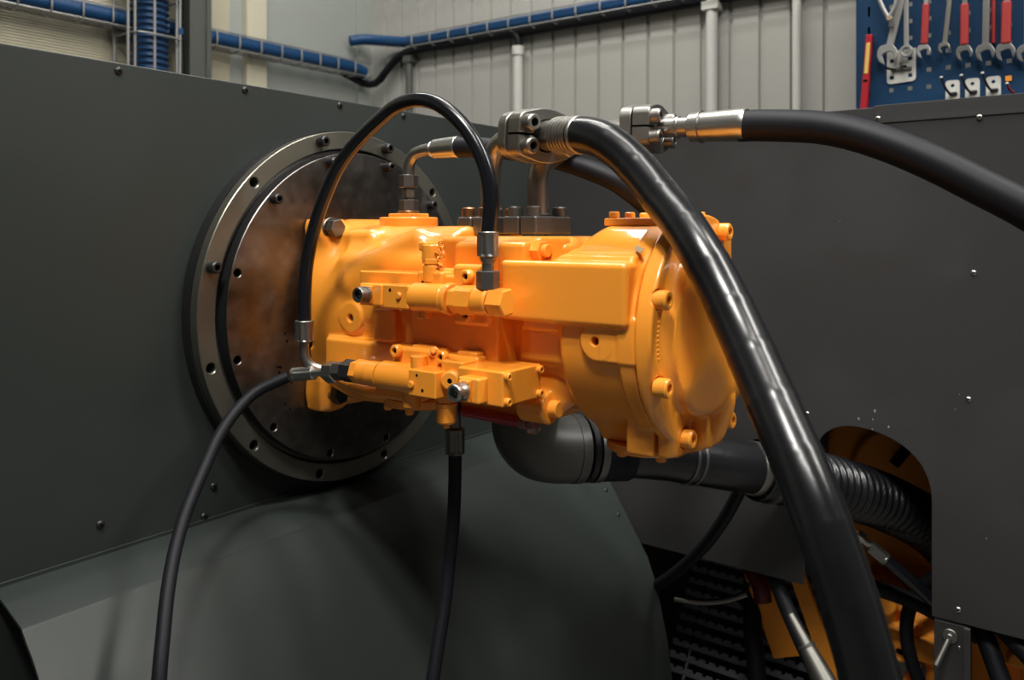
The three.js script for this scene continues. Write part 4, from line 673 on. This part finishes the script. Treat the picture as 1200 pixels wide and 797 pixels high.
solo('power_cable', tube([[-1.338, 1.905, -0.62], [-1.34, 1.890, -0.68], [-1.335, 1.878, -0.73], [-1.30, 1.880, -0.75], [-1.245, 1.925, -0.755], [-1.18, 1.972, -0.76], [-1.09, 1.984, -0.765], [-0.9, 1.982, -0.768], [-0.3, 1.976, -0.768], [0.8, 1.968, -0.768]], 0.0145, 90, 14), M.hoseDull, 'black cable looping between the two wire trays in the corner', 'cable');
{
  const t = thing('cable_ladder', 'upright wire basket holding a wide blue ribbed conduit', 'cable tray', [-1.28, 0, 0.16]);
  for (const [x, z] of [[-1.25, 0.245], [-1.25, 0.225], [-1.235, 0.175], [-1.25, 0.098], [-1.25, 0.088], [-1.345, 0.235], [-1.345, 0.09]]) part(t, 'upright', cyl([x, 0, z], [0, 1, 0], 0.0042, 4.1, 8), M.wire);
  for (let i = 0; i < 16; i++) part(t, 'cross_wire', tube([[-1.345, 0.38 + i * 0.115, 0.235], [-1.245, 0.38 + i * 0.115, 0.232], [-1.228, 0.38 + i * 0.115, 0.222], [-1.228, 0.38 + i * 0.115, 0.108], [-1.245, 0.38 + i * 0.115, 0.094], [-1.345, 0.38 + i * 0.115, 0.09]], 0.0032, 24, 6), M.wire);
}
solo('ribbed_conduit', ribTube([[-1.285, 0, 0.162], [-1.285, 1, 0.162], [-1.285, 2, 0.162], [-1.285, 4.1, 0.162]], (s, L) => 0.0505 + 0.0035 * Math.sin(s * L * 2 * PI / 0.0185), 1600, 22), M.blueRib, 'wide blue ribbed conduit standing in the upright wire basket', 'conduit');
{
  const t = thing('steel_column', 'slim dark grey steel column beside the upright blue conduit', 'column', [-1.26, 0, 0.03]);
  part(t, 'web', rbox(-1.30, -1.25, 0, 4.2, 0.002, 0.052, 0.003), M.column); part(t, 'flange', rbox(-1.25, -1.242, 0, 4.2, -0.012, 0.004, 0.002), M.column); part(t, 'flange', rbox(-1.25, -1.242, 0, 4.2, 0.05, 0.060, 0.002), M.column);
}
{
  const t = thing('cable_bundle', 'narrow bundle of black and white cables beside the dark column', 'cable', [-1.27, 0, 0.075]);
  part(t, 'cable', tube([[-1.27, 0, 0.072], [-1.268, 1.8, 0.070], [-1.272, 1.9, 0.074], [-1.268, 2.1, 0.071], [-1.27, 4.1, 0.072]], 0.007, 60, 10), M.hoseDull); part(t, 'cable', tube([[-1.262, 0, 0.086], [-1.262, 1.85, 0.0825], [-1.258, 1.92, 0.086], [-1.262, 4.1, 0.084]], 0.0055, 60, 10), M.white); part(t, 'clip', rbox(-1.27, -1.245, 1.895, 1.915, 0.078, 0.093, 0.003), M.blue);
}
function conduit(x, y1, r, label, elbow, m = M.white) {
  const t = thing('wall_conduit', label, 'conduit', [x, 0, -0.765]);
  part(t, 'pipe', cyl([x, 0, -0.765], [0, 1, 0], r, y1, 18), m);
  if (elbow) { part(t, 'collar', cyl([x, y1 - 0.03, -0.765], [0, 1, 0], r * 1.25, 0.03, 18), m); part(t, 'cable_end', tube([[x, y1 - 0.01, -0.765], [x, y1 + 0.02, -0.765], [x - 0.012, y1 + 0.045, -0.765], [x - 0.018, y1 + 0.07, -0.768]], r * 0.8, 20, 12), M.hoseDull); }
  else for (let i = 0; i < 3; i++) part(t, 'saddle_clip', rbox(x - r * 1.5, x + r * 1.5, 0.9 + i * 0.52, 0.925 + i * 0.52, -0.79, -0.765 + r + 0.003, 0.002), m);
}
conduit(-0.637, 1.932, 0.0165, 'white wall conduit with a black cable end at its top, left of the steel clamps', true);
conduit(0.047, 3.6, 0.0165, 'white wall conduit rising past the blue tray in the middle of the ribbed wall', false);
conduit(-1.140, 1.94, 0.0125, 'dark grey wall conduit dropping from the blue tray near the corner', false, M.column);
conduit(0.286, 3.6, 0.012, 'thin white wall conduit on the ribbed wall just left of the blue tool board', false);

// ------------------------------------------------------------------ tool board
{
  const t = thing('tool_board', 'blue perforated steel tool board on the rear wall', 'tool board', [0.9, 1.0, -0.48]);
  const s = shapeOf([[0.512, 1.42], [1.30, 1.42], [1.30, 2.25], [0.512, 2.25]]);
  for (let i = -1; i < 17; i++) for (let j = -4; j < 14; j++) { const x = 0.582 + i * 0.0362, y = 1.653 + j * 0.0358; if (x > 1.2 || x < 0.56 || y > 1.98 || y < 1.5) continue; const h = new THREE.Path(), q = 0.0046; h.moveTo(x - q, y - q); h.lineTo(x - q, y + q); h.lineTo(x + q, y + q); h.lineTo(x + q, y - q); h.closePath(); s.holes.push(h); }
  for (let j = 0; j < 8; j++) { const h = new THREE.Path(), y = 1.56 + j * 0.0445; h.moveTo(0.5335, y); h.lineTo(0.5335, y + 0.022); h.lineTo(0.5385, y + 0.022); h.lineTo(0.5385, y); h.closePath(); s.holes.push(h); }
  part(t, 'board', extr(s, 0.0015).translate(0, 0, -0.470), M.peg); part(t, 'edge_fold', rbox(0.509, 0.514, 1.42, 2.25, -0.492, -0.468, 0.001), M.peg);
  part(t, 'slot_backing', box(0.525, 0.548, 1.45, 2.2, -0.486, -0.482), M.hole);  // near-black sheet set behind the slots to make them look dark
  for (const x of [0.536, 1.26]) { part(t, 'leg', rbox(x - 0.012, x + 0.012, 0, 2.2, -0.545, -0.505, 0.003), M.column); part(t, 'stand_off', rbox(x - 0.015, x + 0.015, 2.15, 2.19, -0.506, -0.469, 0.002), M.column); part(t, 'stand_off', rbox(x - 0.015, x + 0.015, 1.45, 1.49, -0.506, -0.469, 0.002), M.column); }
  part(t, 'hole_plug', rbox(0.7925, 0.8035, 1.612, 1.623, -0.4695, -0.4655, 0.001), M.orangeOld, 'orange plug');
}
// open-ended spanner hanging jaw down; jaw centre (x, y), head width w, shaft to y1, lean in x
function spanner(x, y, w, y1, lean, sw, grip, label, z = -0.452, gripFrom = 0.02, rough = M.chrome, ringHead = false) {
  const t = thing('spanner', label, 'spanner', [x, y, z]);
  const Z0 = z - 0.004, a = w / 2, j = w * 0.27, tilt = ringHead ? 0 : 0.26;
  const p = new THREE.Shape();
  if (ringHead) { p.absarc(0, 0, a, 0, 2 * PI); const h = new THREE.Path(); h.absarc(0, 0, a * 0.58, 0, 2 * PI, true); p.holes.push(h); }
  else { p.moveTo(-j, -a * 0.86); p.lineTo(-j, a * 0.05); p.quadraticCurveTo(-j, a * 0.28, 0, a * 0.30); p.quadraticCurveTo(j, a * 0.28, j, a * 0.05); p.lineTo(j, -a * 0.86); p.quadraticCurveTo(a * 1.02, -a * 0.62, a, a * 0.1); p.quadraticCurveTo(a * 0.95, a * 0.8, sw * 0.6, a * 1.15); p.lineTo(-sw * 0.6, a * 1.15); p.quadraticCurveTo(-a * 0.95, a * 0.8, -a, a * 0.1); p.quadraticCurveTo(-a * 1.02, -a * 0.62, -j, -a * 0.86); }
  const g = creased(extr(p, 0.008, 0.0012, 14), 30); g.rotateZ(tilt); g.translate(x, y, Z0); part(t, ringHead ? 'ring' : 'jaw', g, rough);
  const L = y1 - y, d = V(lean, L, 0).normalize(), ang = -Math.atan2(lean, L);
  const bar = (f, l, ww, th) => { const q = new RoundedBoxGeometry(ww, l - f, th, 2, th * 0.3); q.translate(0, (f + l) / 2, 0); q.rotateZ(ang); q.translate(x, y, z); return q; };
  part(t, 'shaft', bar(a * 0.8, L, sw, 0.007), rough);
  if (grip) part(t, 'grip', bar(a * 0.8 + gripFrom, Math.min(L, a * 0.8 + gripFrom + 0.085), sw * 1.5, 0.012), M.redGrip, 'red insulating sleeve');
  part(t, 'hook', cyl([x + lean * 0.93, y + L * 0.93, -0.4685], [0, 0, 1], 0.0022, 0.022, 8), M.oxide);
  return t;
}
const GS = 'spanners on the tool board';
const zinc2 = M.wire;
spanner(0.578, 1.690, 0.040, 1.86, 0.040, 0.015, false, 'broad dull grey open spanner, leftmost on the blue board', -0.450, 0, M.wire);
spanner(0.614, 1.694, 0.026, 1.86, -0.001, 0.010, false, 'dull grey ring spanner beside the broad leftmost one', -0.454, 0, M.wire, true);
spanner(0.648, 1.688, 0.027, 1.84, 0.006, 0.009, true, 'smallest red sleeved spanner on the blue board', -0.452, 0.004, M.wire);
spanner(0.686, 1.690, 0.022, 1.86, 0.017, 0.010, false, 'slim bare chrome spanner leaning between two red sleeved ones', -0.452, 0, M.zincDull);
spanner(0.7225, 1.675, 0.030, 1.84, 0.001, 0.010, true, 'red sleeved spanner in the middle of the blue board', -0.452, 0.004, M.chrome);
spanner(0.7600, 1.670, 0.033, 1.86, 0.003, 0.013, false, 'wide bare chrome spanner in front of a red handle', -0.450, 0, M.chrome);
spanner(0.7945, 1.667, 0.034, 1.86, 0.004, 0.0115, true, 'largest red sleeved spanner, right of the wide chrome one', -0.452, 0.003, M.chrome);
spanner(0.8300, 1.660, 0.033, 1.84, 0.001, 0.010, false, 'bare chrome spanner cut off at the right edge of the photo', -0.452, 0, M.chrome);
solo('screwdriver', [cyl([0.7725, 1.69, -0.462], [0, 1, 0], 0.0042, 0.16, 14)], M.redGrip, 'thin red handle hanging behind the wide chrome spanner', 'tool');
{
  const t = thing('pliers', 'grey pliers hanging from the top over the leftmost spanner', 'pliers', [0.58, 1.76, -0.44]);
  for (const k of [-1, 1]) part(t, 'handle', tube([[0.583, 1.765, -0.438], [0.583 + k * 0.012, 1.790, -0.438], [0.580 + k * 0.021, 1.83, -0.438], [0.580 + k * 0.018, 1.87, -0.438]], 0.0045, 20, 10), M.wire);
  part(t, 'pivot', cyl([0.584, 1.765, -0.443], [0, 0, 1], 0.006, 0.010, 16), M.bare); part(t, 'jaw', rbox(0.583, 0.593, 1.744, 1.766, -0.442, -0.434, 0.002), M.dark); part(t, 'hook', cyl([0.58, 1.86, -0.4685], [0, 0, 1], 0.0022, 0.03, 8), M.oxide);
}
{
  const t = thing('tool_holder', 'square white holder plate with black prongs under the two leftmost spanners', 'tool holder', [0.6, 1.63, -0.462]);
  const s = new THREE.Shape(); s.moveTo(0.573, 1.700); s.lineTo(0.573, 1.638); s.quadraticCurveTo(0.573, 1.630, 0.582, 1.630); s.lineTo(0.622, 1.632); s.quadraticCurveTo(0.630, 1.633, 0.630, 1.641); s.lineTo(0.630, 1.702); s.closePath();
  for (const [x, y] of [[0.583, 1.643], [0.619, 1.645], [0.583, 1.679], [0.619, 1.681]]) { const h = new THREE.Path(), q = 0.0042; h.moveTo(x - q, y - q); h.lineTo(x - q, y + q); h.lineTo(x + q, y + q); h.lineTo(x + q, y - q); h.closePath(); s.holes.push(h); }
  part(t, 'plate', extr(s, 0.002).translate(0, 0, -0.468), M.white);
  part(t, 'prong', tube([[0.592, 1.660, -0.467], [0.585, 1.659, -0.45], [0.578, 1.660, -0.435]], 0.003, 12, 8), M.oxide); part(t, 'prong', tube([[0.600, 1.672, -0.467], [0.606, 1.664, -0.45], [0.616, 1.659, -0.435]], 0.003, 12, 8), M.oxide); part(t, 'bar', rbox(0.582, 0.622, 1.656, 1.663, -0.467, -0.461, 0.001), M.dark);
}
for (const [x, lab] of [[0.699, 'small white hook plate, first from the left in the row of three'], [0.735, 'small white hook plate, middle one in the row of three'], [0.772, 'small white hook plate, third from the left under the wide chrome spanner']]) {
  const t = thing('hook_plate', lab, 'hook', [x, 1.58, -0.465], 'small hook plates in a row'); const y = 1.585;
  const s = new THREE.Shape(); s.moveTo(x - 0.013, y); s.lineTo(x + 0.013, y); s.lineTo(x + 0.013, y + 0.033); s.quadraticCurveTo(x + 0.013, y + 0.040, x + 0.006, y + 0.040); s.lineTo(x - 0.006, y + 0.040); s.quadraticCurveTo(x - 0.013, y + 0.040, x - 0.013, y + 0.033); s.closePath();
  const h = new THREE.Path(); h.absarc(x, y + 0.029, 0.0036, 0, 2 * PI, true); s.holes.push(h);
  part(t, 'plate', extr(s, 0.002).translate(0, 0, -0.468), M.white); part(t, 'hook', tube([[x, y + 0.012, -0.467], [x - 0.004, y + 0.012, -0.452], [x - 0.010, y + 0.024, -0.437], [x - 0.014, y + 0.040, -0.430]], 0.0026, 16, 8), M.oxide); part(t, 'tip', cyl([x - 0.0145, y + 0.0405, -0.43], [-0.2, 0.9, 0.3], 0.0031, 0.004, 10), M.white); part(t, 'stem', rbox(x - 0.006, x + 0.009, y + 0.008, y + 0.015, -0.467, -0.460, 0.002), M.oxide);
}
{
  const t = thing('board_hook', 'single dark hook with a white tip below the largest red spanner', 'hook', [0.805, 1.58, -0.46]);
  part(t, 'stem', tube([[0.806, 1.590, -0.469], [0.804, 1.589, -0.455], [0.801, 1.594, -0.442], [0.799, 1.601, -0.436]], 0.0026, 14, 8), M.redGrip); part(t, 'tip', cyl([0.7988, 1.6015, -0.4355], [-0.2, 0.9, 0.3], 0.0031, 0.004, 10), M.white);
}
{
  const t = thing('spirit_level', 'thin red spirit level with a yellow strip at the left edge of the board', 'spirit level', [0.537, 1.55, -0.455]);
  const lean = -0.075; const seg = (y0, y1, w, th, m, n, l) => { const g = rbox(-w / 2, w / 2, y0, y1, -th / 2, th / 2, 0.0015); g.rotateZ(lean); g.translate(0.5265, 1.55, -0.457); part(t, n, g, m, l); };
  seg(0, 0.19, 0.0135, 0.016, M.red, 'body'); seg(0.105, 0.172, 0.008, 0.0185, M.yellow, 'strip', 'pale yellow strip'); seg(0.088, 0.093, 0.009, 0.0185, M.hole, 'vial');
}
renderer.render(scene, camera);
